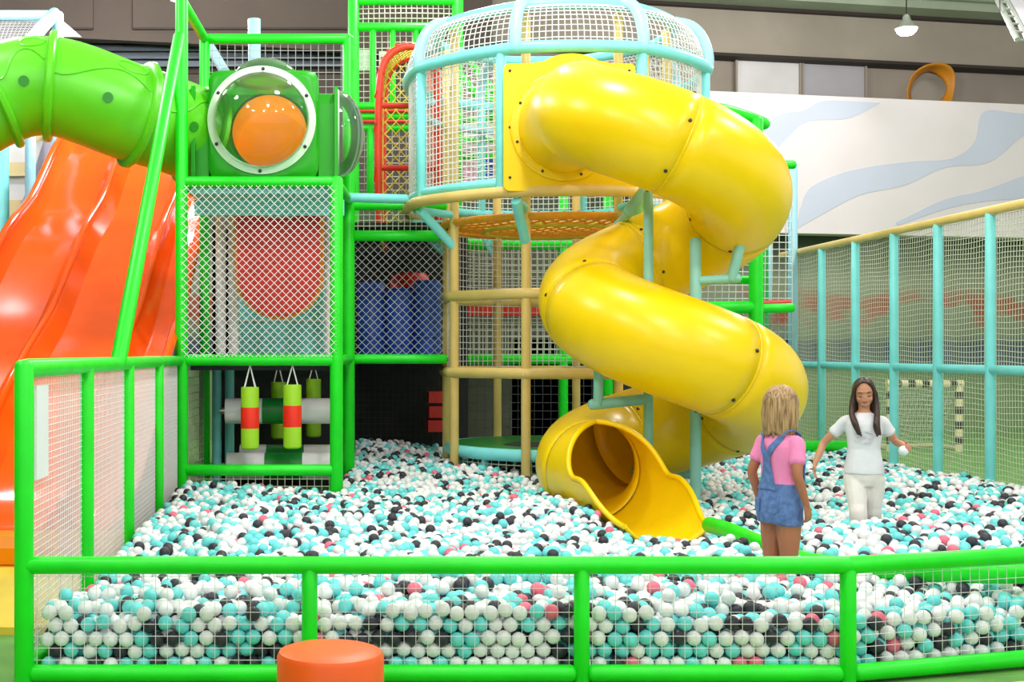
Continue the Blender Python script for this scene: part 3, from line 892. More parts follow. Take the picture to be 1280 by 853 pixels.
# ================================================================== ROUND LOOKOUT TOWER
TX, TY = 2.40, 14.05
tw = thing('round_tower', 'round netted lookout tower of pale turquoise and beige pipes behind the yellow slide', 'play tower', (TX, TY, 0))
def ring_pt(R, a, z): return Vector((TX + R * math.cos(a), TY + R * math.sin(a), z))
ANG = [math.radians(22.5 + 45 * k) for k in range(8)]
for a in ANG:
    pipe('column', [ring_pt(1.22, a, 0), ring_pt(1.22, a, 5.0)], 0.048, 'beige', tw)
for z in (2.19, 1.38):
    for k in range(8):
        a, b = ring_pt(1.25, ANG[k], z), ring_pt(1.25, ANG[(k + 1) % 8], z)
        pipe('cross_rail', [a, b], 0.056, 'beige', tw)
def ring(name, R, z, r, mat, a0=0, a1=2 * PI, n=64, poly=0.0):
    full = abs(a1 - a0 - 2 * PI) < 1e-6
    pts = []
    for k in range(n if full else n + 1):
        a = a0 + (a1 - a0) * k / n
        # slightly polygonal: flat between the eight ribs
        m = (a - ANG[0]) % (PI / 4) - PI / 8
        rr = R * (1 - poly + poly * math.cos(PI / 8) / math.cos(m)) if poly else R
        pts.append(ring_pt(rr, a, z))
    return MB().tube(pts, r, 12, closed=full, cap=not full).build(name, mat, tw)
ring('platform_ring', 1.66, 3.17, 0.058, 'beige', poly=0.4)
ring('base_ring', 1.60, 3.27, 0.05, 'teal', poly=0.4)
ring('waist_ring', 1.64, 4.58, 0.062, 'teal', poly=0.4)
ring('crown_ring', 1.30, 5.08, 0.055, 'teal', poly=0.4)
ring('guard_ring', 1.45, 4.25, 0.04, 'paleblue', math.radians(20), math.radians(200), 32)
for k, a in enumerate(ANG):
    au = math.radians(242) if k == 5 else a
    pipe('upright', [ring_pt(1.61, au, 3.2), ring_pt(1.61, au, 4.56)], 0.052, 'teal', tw)
    rib = [ring_pt(1.64, a, 4.58), ring_pt(1.64, a, 4.72), ring_pt(1.58, a, 4.90), ring_pt(1.47, a, 5.03), ring_pt(1.30, a, 5.09)]
    pipe('rib', spline(rib, 4), 0.06, 'paleblue', tw)
    MB().tube([ring_pt(1.24, a, 2.72), ring_pt(1.62, a, 3.08)], 0.05, 10).build('strut', 'teal', tw)
    MB().tube([ring_pt(1.22, a, 3.05), ring_pt(1.62, a, 3.08)], 0.04, 10).build('joist', 'teal', tw)
b0 = math.radians(268 + 27)
def drum(u, v):
    a = b0 + (2 * PI - math.radians(54)) * u
    return ring_pt(1.58, a, 3.22 + 1.34 * v)
net('drum_net', drum, 8.4, 1.34, 0.062, 0.0062, 'net_white', tw, segs=4)
def cap_net(u, v):
    a = 2 * PI * u; q = PI / 2 * v
    return ring_pt(1.30 + 0.31 * math.cos(q), a, 4.6 + 0.46 * math.sin(q))
net('crown_net', cap_net, 9.4, 0.62, 0.058, 0.0062, 'net_white', tw, segs=5)
def low_net(u, v):
    return ring_pt(1.16, math.radians(20) + math.radians(150) * u, 1.42 + 1.5 * v)
net('cage_net', low_net, 3.0, 1.5, 0.07, 0.005, 'net_white', tw, segs=4)
# rope floor of the lookout
rf_ = MB()
for k in range(-10, 11):
    d_ = k * 0.118; L = math.sqrt(max(0.01, 1.22 ** 2 - d_ * d_))
    for sgn in (1, -1):
        e_ = Vector((0.55, 0.835 * sgn, 0)); n_ = Vector((-e_.y, e_.x, 0))
        c_ = Vector((TX, TY, 0)) + n_ * d_
        def sagz(p): return 2.90 + 0.10 * ((p - Vector((TX, TY, 0))).length / 1.22) ** 2
        q_ = [c_ + e_ * L * (-1 + 2 * i / 6) for i in range(7)]
        rf_.tube([Vector((p.x, p.y, sagz(p) + 0.006 * sgn)) for p in q_], 0.014, 5, cap=False)
rf_.build('rope_floor', 'net_amber', tw)
ring('floor_hem', 1.22, 2.97, 0.04, 'net_amber')
ring('floor_hem', 0.75, 2.93, 0.03, 'net_yellow')
pipe('walkway_pipe', [P(434, 247, 13.6), P(508, 249, 13.7)], 0.05, 'teal', tw)

# trampoline inside the tower foot
tr = thing('trampoline', 'round green trampoline with pale turquoise rim at the foot of the tower', 'trampoline', (TX, TY, 0))
MB().lathe([(0.001, 0.60), (0.5, 0.6), (1.06, 0.61), (1.12, 0.6), (1.12, 0.57), (0.001, 0.57)], (TX, TY, 0), n=48).build('cover', 'roller_green', tr)
MB().tube([ring_pt(1.13, 2 * PI * k / 48, 0.54) for k in range(48)], 0.065, 12, closed=True).build('rim', 'teal', tr)
net('skirt_net', lambda u, v: ring_pt(1.12, 2 * PI * u, 0.02 + 0.5 * v), 7.0, 0.5, 0.09, 0.006, 'net_sage', tr, segs=2)
for k in range(6):
    a = math.radians(40 + 60 * k)
    pipe('leg', [ring_pt(1.08, a, 0.0), ring_pt(1.08, a, 0.5)], 0.04, 'teal', tr)
MB().lathe([(0.001, 0.625), (0.28, 0.62), (0.34, 0.605)], ring_pt(0.45, math.radians(235), 0), n=28).build('bounce_bed', 'black', tr)

# ================================================================== YELLOW SPIRAL SLIDE
sp = thing('spiral_slide', 'big glossy yellow spiral tube slide winding down into the balls', 'slide', (2.93, 11.65, 0))
SX, SY, RH, SR = 2.93, 11.65, 0.69, 0.447
ztab = smooth_table([(180, 3.79), (225, 3.60), (270, 3.38), (315, 3.13), (360, 2.93), (450, 2.47), (540, 2.02), (585, 1.80), (630, 1.58), (720, 1.18), (810, 0.82), (870, 0.61), (915, 0.52), (960, 0.51)], 400)
def helix(th):
    a = math.radians(th)
    k = 1.0 + 0.05 * max(0, min(1, (th - 400) / 150))
    return Vector((SX + 0.13 * max(0, min(1, (th - 270) / 300)) - 0.04 * max(0, min(1, (th - 720) / 180)) + RH * k * math.cos(a), SY + RH * k * math.sin(a), ztab(th)))
# entry panel on the drum
ep = P(712, 158, 12.46)
pw, pz0, pz1 = 0.64, P(0, 239, 12.46).z, P(0, 80, 12.46).z
out = []
def arc(cx_, cz_, r, a0, a1, n=6):
    return [(cx_ + r * math.cos(math.radians(a0 + (a1 - a0) * k / n)), cz_ + r * math.sin(math.radians(a0 + (a1 - a0) * k / n))) for k in range(n + 1)]
exx = helix(180).x
pc = (P(630, 0, 12.46).x + P(793, 0, 12.46).x) / 2
out += arc(pc + pw - .06, pz0 + .06, .06, 270, 360)
out += arc(pc + pw - .05, pz1 - .05, .05, 0, 90)
out += [(pc + 0.42, pz1 + 0.0)] + [(pc + 0.02 + 0.45 * math.cos(math.radians(a)), pz1 - 0.29 + 0.39 * math.sin(math.radians(a))) for a in range(55, 130, 8)] + [(pc - 0.42, pz1)]
out += arc(pc - pw + .05, pz1 - .05, .05, 90, 180)
out += arc(pc - pw + .06, pz0 + .06, .06, 180, 270)
pan = MB().prism([Vector((x, 12.44, z)) for x, z in out], (0, 0.05, 0)).build('entry_panel', 'yellow', sp, angle=30)
def small_bolt(p, n_, parent, r=0.014):
    n_ = Vector(n_).normalized(); q = n_.to_track_quat('Z', 'Y').to_matrix(); p = Vector(p)
    prof_ = [(r, -0.004), (r, 0.004), (r * 0.6, 0.009), (0.001, 0.010)]
    mb = MB().surf(lambda u, v: p + q @ Vector((prof_[round(u * 3)][0] * math.cos(2 * PI * v), prof_[round(u * 3)][0] * math.sin(2 * PI * v), prof_[round(u * 3)][1])), 3, 8, cv=True)
    mb.build('bolt', 'bolt', parent)
for (bx_, bz_) in ((-pw + .06, pz0 + .13), (-pw + .06, pz1 - .07), (pw - .06, pz1 - .07), (-pw + .06, (pz0 + pz1) / 2)):
    small_bolt((pc + bx_, 12.438, bz_), (0, -1, 0), pan)
ez = helix(180).z
fl = MB().lathe([(SR + 0.085, 0.0), (SR + 0.085, -0.025), (SR + 0.07, -0.035), (SR + 0.01, -0.035), (SR, -0.05), (SR - 0.02, -0.05)], (exx, 12.44, ez), 'Y', 56).build('entry_flange', 'yellow', sp)
for k in range(8):
    a = 2 * PI * (k + 0.4) / 8
    small_bolt((exx + (SR + .045) * math.cos(a), 12.402, ez + (SR + .045) * math.sin(a)), (0, -1, 0), fl)
# centre line
path = [Vector((exx, 12.44 - 0.79 * k / 8, ez + 0.0)) for k in range(8)]
ths = [180 + 7.5 * k for k in range(int((915 - 180) / 7.5) + 1)]
path += [helix(t_) for t_ in ths]
n_helix = len(path)
ex_dir = Vector((math.sin(math.radians(14)), -math.cos(math.radians(14)), 0))
# sections between seams
seams = [0] + [8 + int((t_ - 180) / 7.5) for t_ in (270, 367.5, 457.5, 547.5, 652.5, 742.5, 832.5)] + [n_helix - 1]
def tframes(pts):
    T = [(pts[min(i + 1, len(pts) - 1)] - pts[max(i - 1, 0)]).normalized() for i in range(len(pts))]
    return T
Tt = tframes(path)
def around(i, phi, rr):
    t = Tt[i]; up = Vector((0, 0, 1)); up = (up - t * up.dot(t)).normalized(); s = t.cross(up)
    return path[i] + (s * math.cos(phi) + up * math.sin(phi)) * rr
for a, b in zip(seams, seams[1:]):
    seg = path[a:b + 1]
    mb = MB().surf(lambda u, v: around(a + round(u * (b - a)), 2 * PI * v, SR), b - a, 48, cv=True)
    sec = mb.build('tube_section', 'yellow', sp, solid=0.012)
    if b < n_helix - 1:
        bead = MB()
        ring_ = []
        t = Tt[b]
        prof_ = [(-0.016, SR + 0.004), (-0.012, SR + 0.0085), (-0.0025, SR + 0.0085), (0.0, SR + 0.001), (0.0025, SR + 0.0085), (0.012, SR + 0.0085), (0.016, SR + 0.004)]
        bead.surf(lambda u, v: around(b, 2 * PI * v, prof_[round(u * 6)][1]) + t * prof_[round(u * 6)][0], 6, 48, cv=True)
        bd = bead.build('seam_collar', 'yellow', sec, angle=60)
        for k in range(6):
            ph = 2 * PI * (k + 0.25) / 6
            p = around(b, ph, SR + 0.006) - t * 0.055
            small_bolt(p, p - path[b], sec, 0.017)
# open exit chute with a rolled lip
e0 = path[-1]
CL = 1.40
def chute_c(s):
    d_ = Tt[-1].copy(); d_.z = 0; d_.normalize()
    d2 = ex_dir
    k = min(1, s / 0.5)
    dd = (d_ * (1 - k * 0.5) + d2 * k * 0.5).normalized()
    return e0 + dd * s + Vector((0, 0, -0.03 * s / CL)), (d_ * (1 - k) + d2 * k).normalized()
def chute_A(s):
    x = s / CL
    k = max(0, min(1, (x - 0.0) / 0.42)); k = k * k * (3 - 2 * k)
    a = 180 - 88 * k
    k2 = max(0, min(1, (x - 0.5) / 0.5)); k2 = k2 * k2 * (3 - 2 * k2)
    return math.radians(a - 40 * k2)
def chute(s, w, rr=SR):
    c, d_ = chute_c(s)
    a = chute_A(s) * w
    side_ = Vector((-d_.y, d_.x, 0)) * -1
    flare = 1.0 + 0.06 * max(0, s / CL - 0.4)
    return c + side_ * math.sin(a) * rr * flare + Vector((0, 0, -math.cos(a) * rr))
ch = MB().surf(lambda u, v: chute(u * CL, 2 * v - 1), 30, 40).build('exit_chute', 'yellow', sp, solid=0.014)
edge = [chute(CL * (1 - k / 40), -1) for k in range(41)] + [chute(CL * k / 40, 1) for k in range(1, 41)]
MB().tube(edge, 0.024, 10).build('chute_lip', 'yellow', ch)
MB().tube([chute(CL, 2 * k / 20 - 1) for k in range(21)], 0.02, 8).build('chute_lip', 'yellow', ch)
for s, w in ((0.05, 0.55), (0.05, -0.6)):
    pass
# support posts
M['sage'] = material('sage_teal_vinyl', srgb(140, 205, 190), 0.42, 0.06, 5, 0.1, 18)
pipe('support_post', [(2.87, 11.70, 0), (2.87, 11.70, 3.05)], 0.045, 'sage', sp)
pipe('support_post', [(3.25, 11.52, 0), (3.25, 11.52, 2.6)], 0.05, 'sage', sp)
pipe('support_arm', [(3.29, 11.50, 2.24), (3.61, 11.44, 2.26)], 0.042, 'sage', sp)
pipe('support_arm', [(3.55, 11.44, 2.25), (3.63, 11.41, 2.60)], 0.045, 'sage', sp)
pipe('support_arm', [(2.33, 11.60, 1.12), (2.86, 11.69, 1.17)], 0.05, 'sage', sp)
pipe('support_arm', [(2.39, 11.60, 1.12), (2.39, 11.58, 1.42)], 0.045, 'sage', sp)
pipe('support_arm', [P(785, 266, 12.0), P(806, 238, 12.0)], 0.055, 'sage', sp)
pipe('support_arm', [P(770, 283, 12.6), P(788, 266, 12.0)], 0.04, 'sage', sp)
# low pale rail under the slide
o = pipe('low_rail', [(2.95, 12.6, 0.42), (3.5, 12.35, 0.42)], 0.05, 'sage', None)
tag(o, 'short pale teal rail low under the spiral slide', 'rail')

# ================================================================== BACKGROUND PLAY STRUCTURE
YB2 = 17.0
bf = thing('back_play_frame', 'large green netted climbing frame standing behind the round tower', 'play frame', (2.5, YB2, 0))
def bpipe(name, a, b, r, mat, Y=YB2):
    return pipe(name, [P(a[0], a[1], Y), P(b[0], b[1], Y)], r, mat, bf)
def bnet(x0, y0, x1, y1, cell=0.1, r=0.008, mat='net_sage', Y=YB2, diamond=False):
    s = F_PX / Y
    return net('net', quad(P(x0, y1, Y), P(x1, y1, Y), P(x1, y0, Y), P(x0, y0, Y), 0.04), (x1 - x0) / s, (y1 - y0) / s, cell, r, mat, bf, diamond=diamond, segs=5)
# upper left lattice
bpipe('post', (442, -20), (442, 545), 0.075, 'green')
bpipe('post', (572, -20), (572, 545), 0.075, 'green')
bpipe('rail', (442, 1), (572, 1), 0.06, 'green')
bpipe('rail', (442, 34), (572, 34), 0.06, 'green')
bpipe('rail', (442, 133), (572, 133), 0.055, 'green')
bpipe('red_rail', (447, 139), (572, 139), 0.022, 'red', YB2 - 0.05)
bpipe('rail', (442, 146), (572, 146), 0.05, 'green')
bpipe('red_rail', (447, 152), (572, 152), 0.022, 'red', YB2 - 0.05)
for x in (466, 491, 520):
    bpipe('baluster', (x, 38), (x, 130), 0.04, 'green')
bpipe('baluster', (463, 160), (463, 260), 0.05, 'green')
bpipe('rail', (442, 160), (572, 160), 0.045, 'green')
bnet(447, 5, 568, 30, 0.07, 0.008)
bnet(447, 38, 568, 130, 0.08, 0.006)
bnet(447, 163, 568, 255, 0.09, 0.008, 'net_grey')
MB().prism([P(449, 62, 17.2), P(462, 62, 17.2), P(462, 88, 17.2), P(449, 88, 17.2)], (0, .05, 0)).build('notice', 'white_paper', bf, smooth=False)
MB().prism([P(474, 64, 17.2), P(488, 64, 17.2), P(488, 82, 17.2), P(474, 82, 17.2)], (0, .05, 0)).build('notice', 'white_paper', bf, smooth=False)
# middle level, behind the tower
bpipe('rail', (575, 305), (760, 305), 0.08, 'green')
bpipe('rail', (575, 449), (760, 449), 0.07, 'green')
MB().prism([P(575, 378, 16.9), P(760, 378, 16.9), P(760, 395, 16.9), P(575, 395, 16.9)], (0, .25, 0)).build('red_pad', 'red', bf, smooth=False)
for x in (704, 760, 836):
    bpipe('post', (x, 230), (x, 560), 0.065, 'green')
bnet(575, 308, 760, 374, 0.085, 0.010)
bnet(575, 395, 760, 446, 0.085, 0.010)
bnet(575, 452, 760, 545, 0.11, 0.006, 'net_black')
# right-hand end
bpipe('post', (945, 150), (945, 575), 0.085, 'green', 15.6)
bpipe('post', (955, 290), (955, 575), 0.06, 'green_shaded', 17.5)
pipe('curved_rail', spline([P(860, 134, 15.2), P(900, 137, 15.4), P(930, 145, 15.55), P(956, 155, 15.8)], 5), 0.075, 'green', bf)
bpipe('post', (941, 150), (941, 175), 0.08, 'green', 15.7)
bpipe('rail', (870, 385), (945, 384), 0.075, 'green', 15.6)
bpipe('rail', (947, 386), (990, 385), 0.06, 'green', 16.4)
MB().tube([P(950, 379, 16.5), P(988, 378, 16.5)], 0.03, 8).build('red_rail', 'red', bf)
bpipe('rail', (870, 350), (943, 350), 0.05, 'green', 15.8)
bpipe('rail', (968, 206), (992, 206), 0.06, 'green', 17.6)
bpipe('corner_post', (991, 206), (991, 440), 0.065, 'paleblue', 18.2)
bpipe('corner_post', (960, 300), (960, 392), 0.055, 'paleblue', 18.0)
s17 = F_PX / 16.0
for (a, b_, c_, d_, mm_) in ((850, 290, 945, 382, 'net_white'), (850, 388, 990, 470, 'net_grey'), (947, 225, 990, 382, 'net_white')):
    bnet(a, b_, c_, d_, 0.09, 0.007, mm_, 16.6)
MB().prism([P(640, 425, 18.4), P(990, 425, 18.4), P(990, 560, 18.4), P(640, 560, 18.4)], (0, .05, 0)).build('dark_backing', 'black', bf, smooth=False)  # black sheet standing in for the shaded depth behind the frame
MB().prism([P(560, 300, 18.4), P(760, 300, 18.4), P(760, 560, 18.4), P(560, 560, 18.4)], (0, .05, 0)).build('dark_backing', material('shaded_depth_brown', srgb(88, 84, 76), 0.8, 0.25, 2.0), bf, smooth=False)  # sheet added behind the tower; the dim depth is in its brown
# stair rails and pale boards seen through the drum
for (a, b_) in (((575, 62), (632, 132)), ((575, 92), (620, 150)), ((600, 108), (634, 150))):
    bpipe('stair_rail', a, b_, 0.045, 'green', 16.6)
for y in (150, 176, 196):
    bpipe('stair_tread', (580, y), (640, y), 0.035, 'green', 16.7)
for (x0_, y0_, x1_, y1_, mm_) in ((580, 154, 640, 174, 'white'), (580, 178, 640, 194, 'greymat'), (580, 206, 606, 236, 'pink'), (606, 198, 640, 238, 'blue'), (533, 60, 545, 236, 'red')):
    MB().prism([P(x0_, y0_, 16.9), P(x1_, y0_, 16.9), P(x1_, y1_, 16.9), P(x0_, y1_, 16.9)], (0, .05, 0)).build('pale_board', mm_, bf, smooth=False)
# dim bay between the green frame and the tower
YC = 13.95
for y, r_ in ((258, 0.045), (295, 0.06), (449, 0.052)):
    bpipe('rail', (440, y), (556, y), r_, 'green', YC)
bnet(440, 262, 556, 290, 0.065, 0.005, 'net_sage', YC)
bnet(440, 300, 556, 446, 0.062, 0.0042, 'net_grey', YC, True)
bnet(440, 456, 556, 552, 0.075, 0.003, 'net_black', 16.2)
MB().prism([P(428, 280, 16.6), P(585, 280, 16.6), P(585, 560, 16.6), P(428, 560, 16.6)], (0, .05, 0)).build('dark_backing', 'black', bf, smooth=False)  # black sheet added so that the bay looks unlit
MB().prism([P(436, 284, 13.98), P(560, 284, 13.98), P(560, 284, 13.98) + Vector((0.2, 2.5, 0)), P(436, 284, 13.98) + Vector((0, 2.5, 0))], (0, 0, .05)).build('shade_deck', 'black', bf, smooth=False)  # deck added over the bay to keep light out
MB().prism([P(436, 452, 14.05), P(560, 452, 14.05), P(560, 452, 14.05) + Vector((0.2, 2.5, 0)), P(436, 452, 14.05) + Vector((0, 2.5, 0))], (0, 0, .04)).build('shade_deck', 'black', bf, smooth=False)  # lower deck, also added for shade
# blue padded stepping blocks and red drum in the bay
for i, (px, top, w_, lab) in enumerate(((464, 352, 24, 'blue padded column nearest the green frame in the dim netted bay'), (498, 360, 26, 'middle blue padded column in the dim netted bay'), (534, 350, 26, 'blue padded column nearest the tower in the dim netted bay'))):
    c = P(px, top, 15.2); zb = 1.54; rr = w_ / 2 * 15.2 / F_PX * 1.38
    t = thing('padded_column', lab, 'pad', (c.x, 15.2, zb), 'blue padded columns in the netted bay')
    MB().lathe([(0.001, c.z), (rr * 0.8, c.z - .01), (rr, c.z - .05), (rr, zb)], (c.x, 15.2, 0), n=20).build('pad', 'blue', t)
    for j in range(1):
        MB().tube([(c.x + rr * 1.01 * math.cos(a), 15.2 + rr * 1.01 * math.sin(a), c.z - .68 - .2 * j) for a in [2 * PI * k / 20 for k in range(20)]], 0.012, 6, closed=True).build('strap', 'blue', t)
c = P(512, 342, 15.8)
t = thing('red_drum', 'dark red padded drum behind the blue columns in the netted bay', 'drum', (c.x, 15.8, 1.54))
MB().lathe([(0.001, c.z), (0.2, c.z), (0.24, c.z - .05), (0.24, 1.54)], (c.x, 15.8, 0), n=20).build('pad', 'red', t)
MB().tube([(c.x + .245 * math.cos(a), 15.8 + .245 * math.sin(a), c.z - .2) for a in [2 * PI * k / 20 for k in range(20)]], 0.015, 6, closed=True).build('strap', 'black', t)
st_ = thing('red_steps', 'red padded steps low beside the beige tower columns', 'steps', tuple(P(545, 552, 16.0)))
for i, (xa, y) in enumerate(((536, 490), (536, 508), (534, 525))):
    MB().box(tuple(P(xa, y + 14, 16.0) + Vector((0, -0.1 * i, 0))), tuple(P(562, y, 16.0) + Vector((0, 0.3, 0)))).build('step', 'red', st_, smooth=False)

# red rope tunnel
rt = thing('rope_tunnel', 'red framed rope tunnel with yellow net beside the round tower', 'rope tunnel', tuple(P(500, 245, 15.0)))
def hoop(Y, dx=0, dy=0):
    q = [(474, 300), (473, 170), (476, 95), (488, 68), (510, 58), (535, 66), (545, 95), (548, 170), (548, 300)]
    return spline([P(x + dx, y + dy, Y) for x, y in q], 6)
h1, h2 = hoop(14.9), hoop(15.9, 6, 14)
MB().tube(h1, 0.045, 10).build('hoop', 'red_orange', rt)
MB().tube(h2, 0.04, 10).build('hoop', 'red_orange', rt)
for k in range(0, len(h1), 3):
    MB().tube([h1[k] + Vector((0.04, -0.03, 0.02)), h1[k] + Vector((-0.045, 0.02, 0.05)), h1[min(k + 1, len(h1) - 1)] + Vector((-0.03, -0.03, 0))], 0.018, 5).build('lacing', 'red_orange', rt)
for y in (132, 210):
    MB().tube([P(474, y, 14.9), P(548, y, 14.9)], 0.035, 8).build('cross_bar', 'red', rt)
def tun(u, v):
    i = u * (len(h1) - 1); k = min(int(i), len(h1) - 2); f = i - k
    return h1[k].lerp(h1[k + 1], f).lerp(h2[k].lerp(h2[k + 1], f), v)
net('side_net', tun, 4.5, 1.0, 0.12, 0.010, 'net_yellow', rt, diamond=True, segs=10)
net('end_net', quad(P(478, 300, 15.4), P(545, 300, 15.4), P(540, 80, 15.4), P(482, 80, 15.4)), 0.65, 2.1, 0.10, 0.008, 'net_yellow', rt, diamond=True, segs=3)

# ================================================================== THE TWO GIRLS
M['skin'] = material('skin', srgb(196, 138, 108), 0.5, 0.05, 8, 0.05, 90, spec=0.35)
M['skin_tan'] = material('tanned_skin', srgb(176, 112, 80), 0.5, 0.06, 8, 0.05, 90, spec=0.35)
M['lips'] = material('lips', srgb(176, 88, 84), 0.45, 0.04, 20)
M['brow'] = material('brow_hair', srgb(52, 36, 30), 0.7, 0.1, 60)
M['lid'] = material('eyelid_skin', srgb(178, 122, 98), 0.5, 0.05, 20)
M['eye_white'] = material('eye_white', (0.75, 0.73, 0.70), 0.2, 0.02, 20)
M['iris'] = material('dark_iris', srgb(50, 34, 24), 0.2, 0.05, 20)
M['shirt_pink'] = material('pink_jersey', srgb(246, 140, 190), 0.75, 0.05, 10, 0.25, 22)
M['shirt_white'] = material('white_jersey', (0.72, 0.72, 0.75), 0.8, 0.05, 10, 0.3, 20)
M['print_grey'] = material('pale_grey_print', srgb(190, 188, 205), 0.8, 0.05, 20)
M['trousers_white'] = material('off_white_cotton', srgb(226, 221, 214), 0.8, 0.05, 10, 0.3, 18)
def denim():
    m = material('blue_denim', srgb(92, 122, 176), 0.85, 0.28, 34, 0.2, 300)
    return m
M['denim'] = denim()
def hair_mat(name, c1, c2):
    m = bpy.data.materials.new(name); m.use_nodes = True
    nt = m.node_tree; b = nt.nodes['Principled BSDF']; b.inputs['Roughness'].default_value = 0.42
    tc = nt.nodes.new('ShaderNodeTexCoord'); mp = nt.nodes.new('ShaderNodeMapping'); mp.inputs['Scale'].default_value = (70, 70, 4)
    nz = nt.nodes.new('ShaderNodeTexNoise'); nz.inputs['Scale'].default_value = 1.6; nz.inputs['Detail'].default_value = 5
    rp = nt.nodes.new('ShaderNodeValToRGB')
    rp.color_ramp.elements[0].position = 0.32; rp.color_ramp.elements[0].color = (*c1, 1)
    rp.color_ramp.elements[1].position = 0.68; rp.color_ramp.elements[1].color = (*c2, 1)
    bp_ = nt.nodes.new('ShaderNodeBump'); bp_.inputs['Strength'].default_value = 0.6; bp_.inputs['Distance'].default_value = 0.004
    nt.links.new(tc.outputs['Object'], mp.inputs[0]); nt.links.new(mp.outputs[0], nz.inputs['Vector'])
    nt.links.new(nz.outputs['Fac'], rp.inputs[0]); nt.links.new(rp.outputs[0], b.inputs['Base Color'])
    nt.links.new(nz.outputs['Fac'], bp_.inputs['Height']); nt.links.new(bp_.outputs[0], b.inputs['Normal'])
    return m
M['hair_blond'] = hair_mat('blond_hair', srgb(104, 72, 46), srgb(206, 166, 116))
M['hair_dark'] = hair_mat('dark_brown_hair', srgb(28, 18, 16), srgb(74, 48, 40))

def ell(mb, c, r, n=12, m=9):
    """ellipsoid"""
    c = Vector(c)
    mb.surf(lambda u, v: c + Vector((r[0] * math.sin(PI * u) * math.cos(2 * PI * v), r[1] * math.sin(PI * u) * math.sin(2 * PI * v), r[2] * math.cos(PI * u))), m, n, cv=True)
def stack(mb, secs, n=20):
    """closed loft of horizontal ellipses: (z, half width, half depth, cx, cy)"""
    vs = []
    for (z, a, b, cx_, cy_) in secs:
        for k in range(n):
            t_ = 2 * PI * k / n
            vs.append((cx_ + a * math.cos(t_), cy_ + b * math.sin(t_), z))
    fs = []
    for i in range(len(secs) - 1):
        for k in range(n):
            fs.append((i * n + k, i * n + (k + 1) % n, (i + 1) * n + (k + 1) % n, (i + 1) * n + k))
    fs.append(tuple(range(n - 1, -1, -1))); fs.append(tuple((len(secs) - 1) * n + k for k in range(n)))
    mb.add(vs, fs)
def limb(mb, joints, n=12):
    """tapering limb through (point, radius) joints with rounded ends"""
    p = [Vector(j[0]) for j in joints]; r = [j[1] for j in joints]
    pp_ = spline(p, 5); rr = []
    for i in range(len(r) - 1):
        for k in range(5): rr.append(r[i] + (r[i + 1] - r[i]) * k / 5)
    rr.append(r[-1])
    mb.tube(pp_, rr, n, dome=True)
def fused(mb, voxel, smooth, name, mat, parent, M4):
    """union of overlapping solids -> one continuous skin"""
    me = bpy.data.meshes.new('tmp'); me.from_pydata(mb.v, [], mb.f); me.update()
    bm = bmesh.new(); bm.from_mesh(me); bmesh.ops.recalc_face_normals(bm, faces=bm.faces); bm.to_mesh(me); bm.free()
    o = bpy.data.objects.new('tmp', me); COL.objects.link(o)
    rm = o.modifiers.new('r', 'REMESH'); rm.mode = 'VOXEL'; rm.voxel_size = voxel
    sm = o.modifiers.new('s', 'SMOOTH'); sm.factor = 0.5; sm.iterations = smooth
    dg = bpy.context.evaluated_depsgraph_get()
    out_ = bpy.data.meshes.new_from_object(o.evaluated_get(dg))
    bpy.data.objects.remove(o); bpy.data.meshes.remove(me)
    out_.name = name
    out_.materials.clear(); out_.materials.append(M[mat])
    out_.polygons.foreach_set('use_smooth', [True] * len(out_.polygons))
    out_.transform(M4)
    ob = bpy.data.objects.new(name, out_); COL.objects.link(ob)
    place(ob, parent)
    return ob
def plain(mb, name, mat, parent, M4, solid=0.0):
    mb.v = [tuple(M4 @ Vector(v)) for v in mb.v]
    return mb.build(name, mat, parent, solid=solid, angle=70)

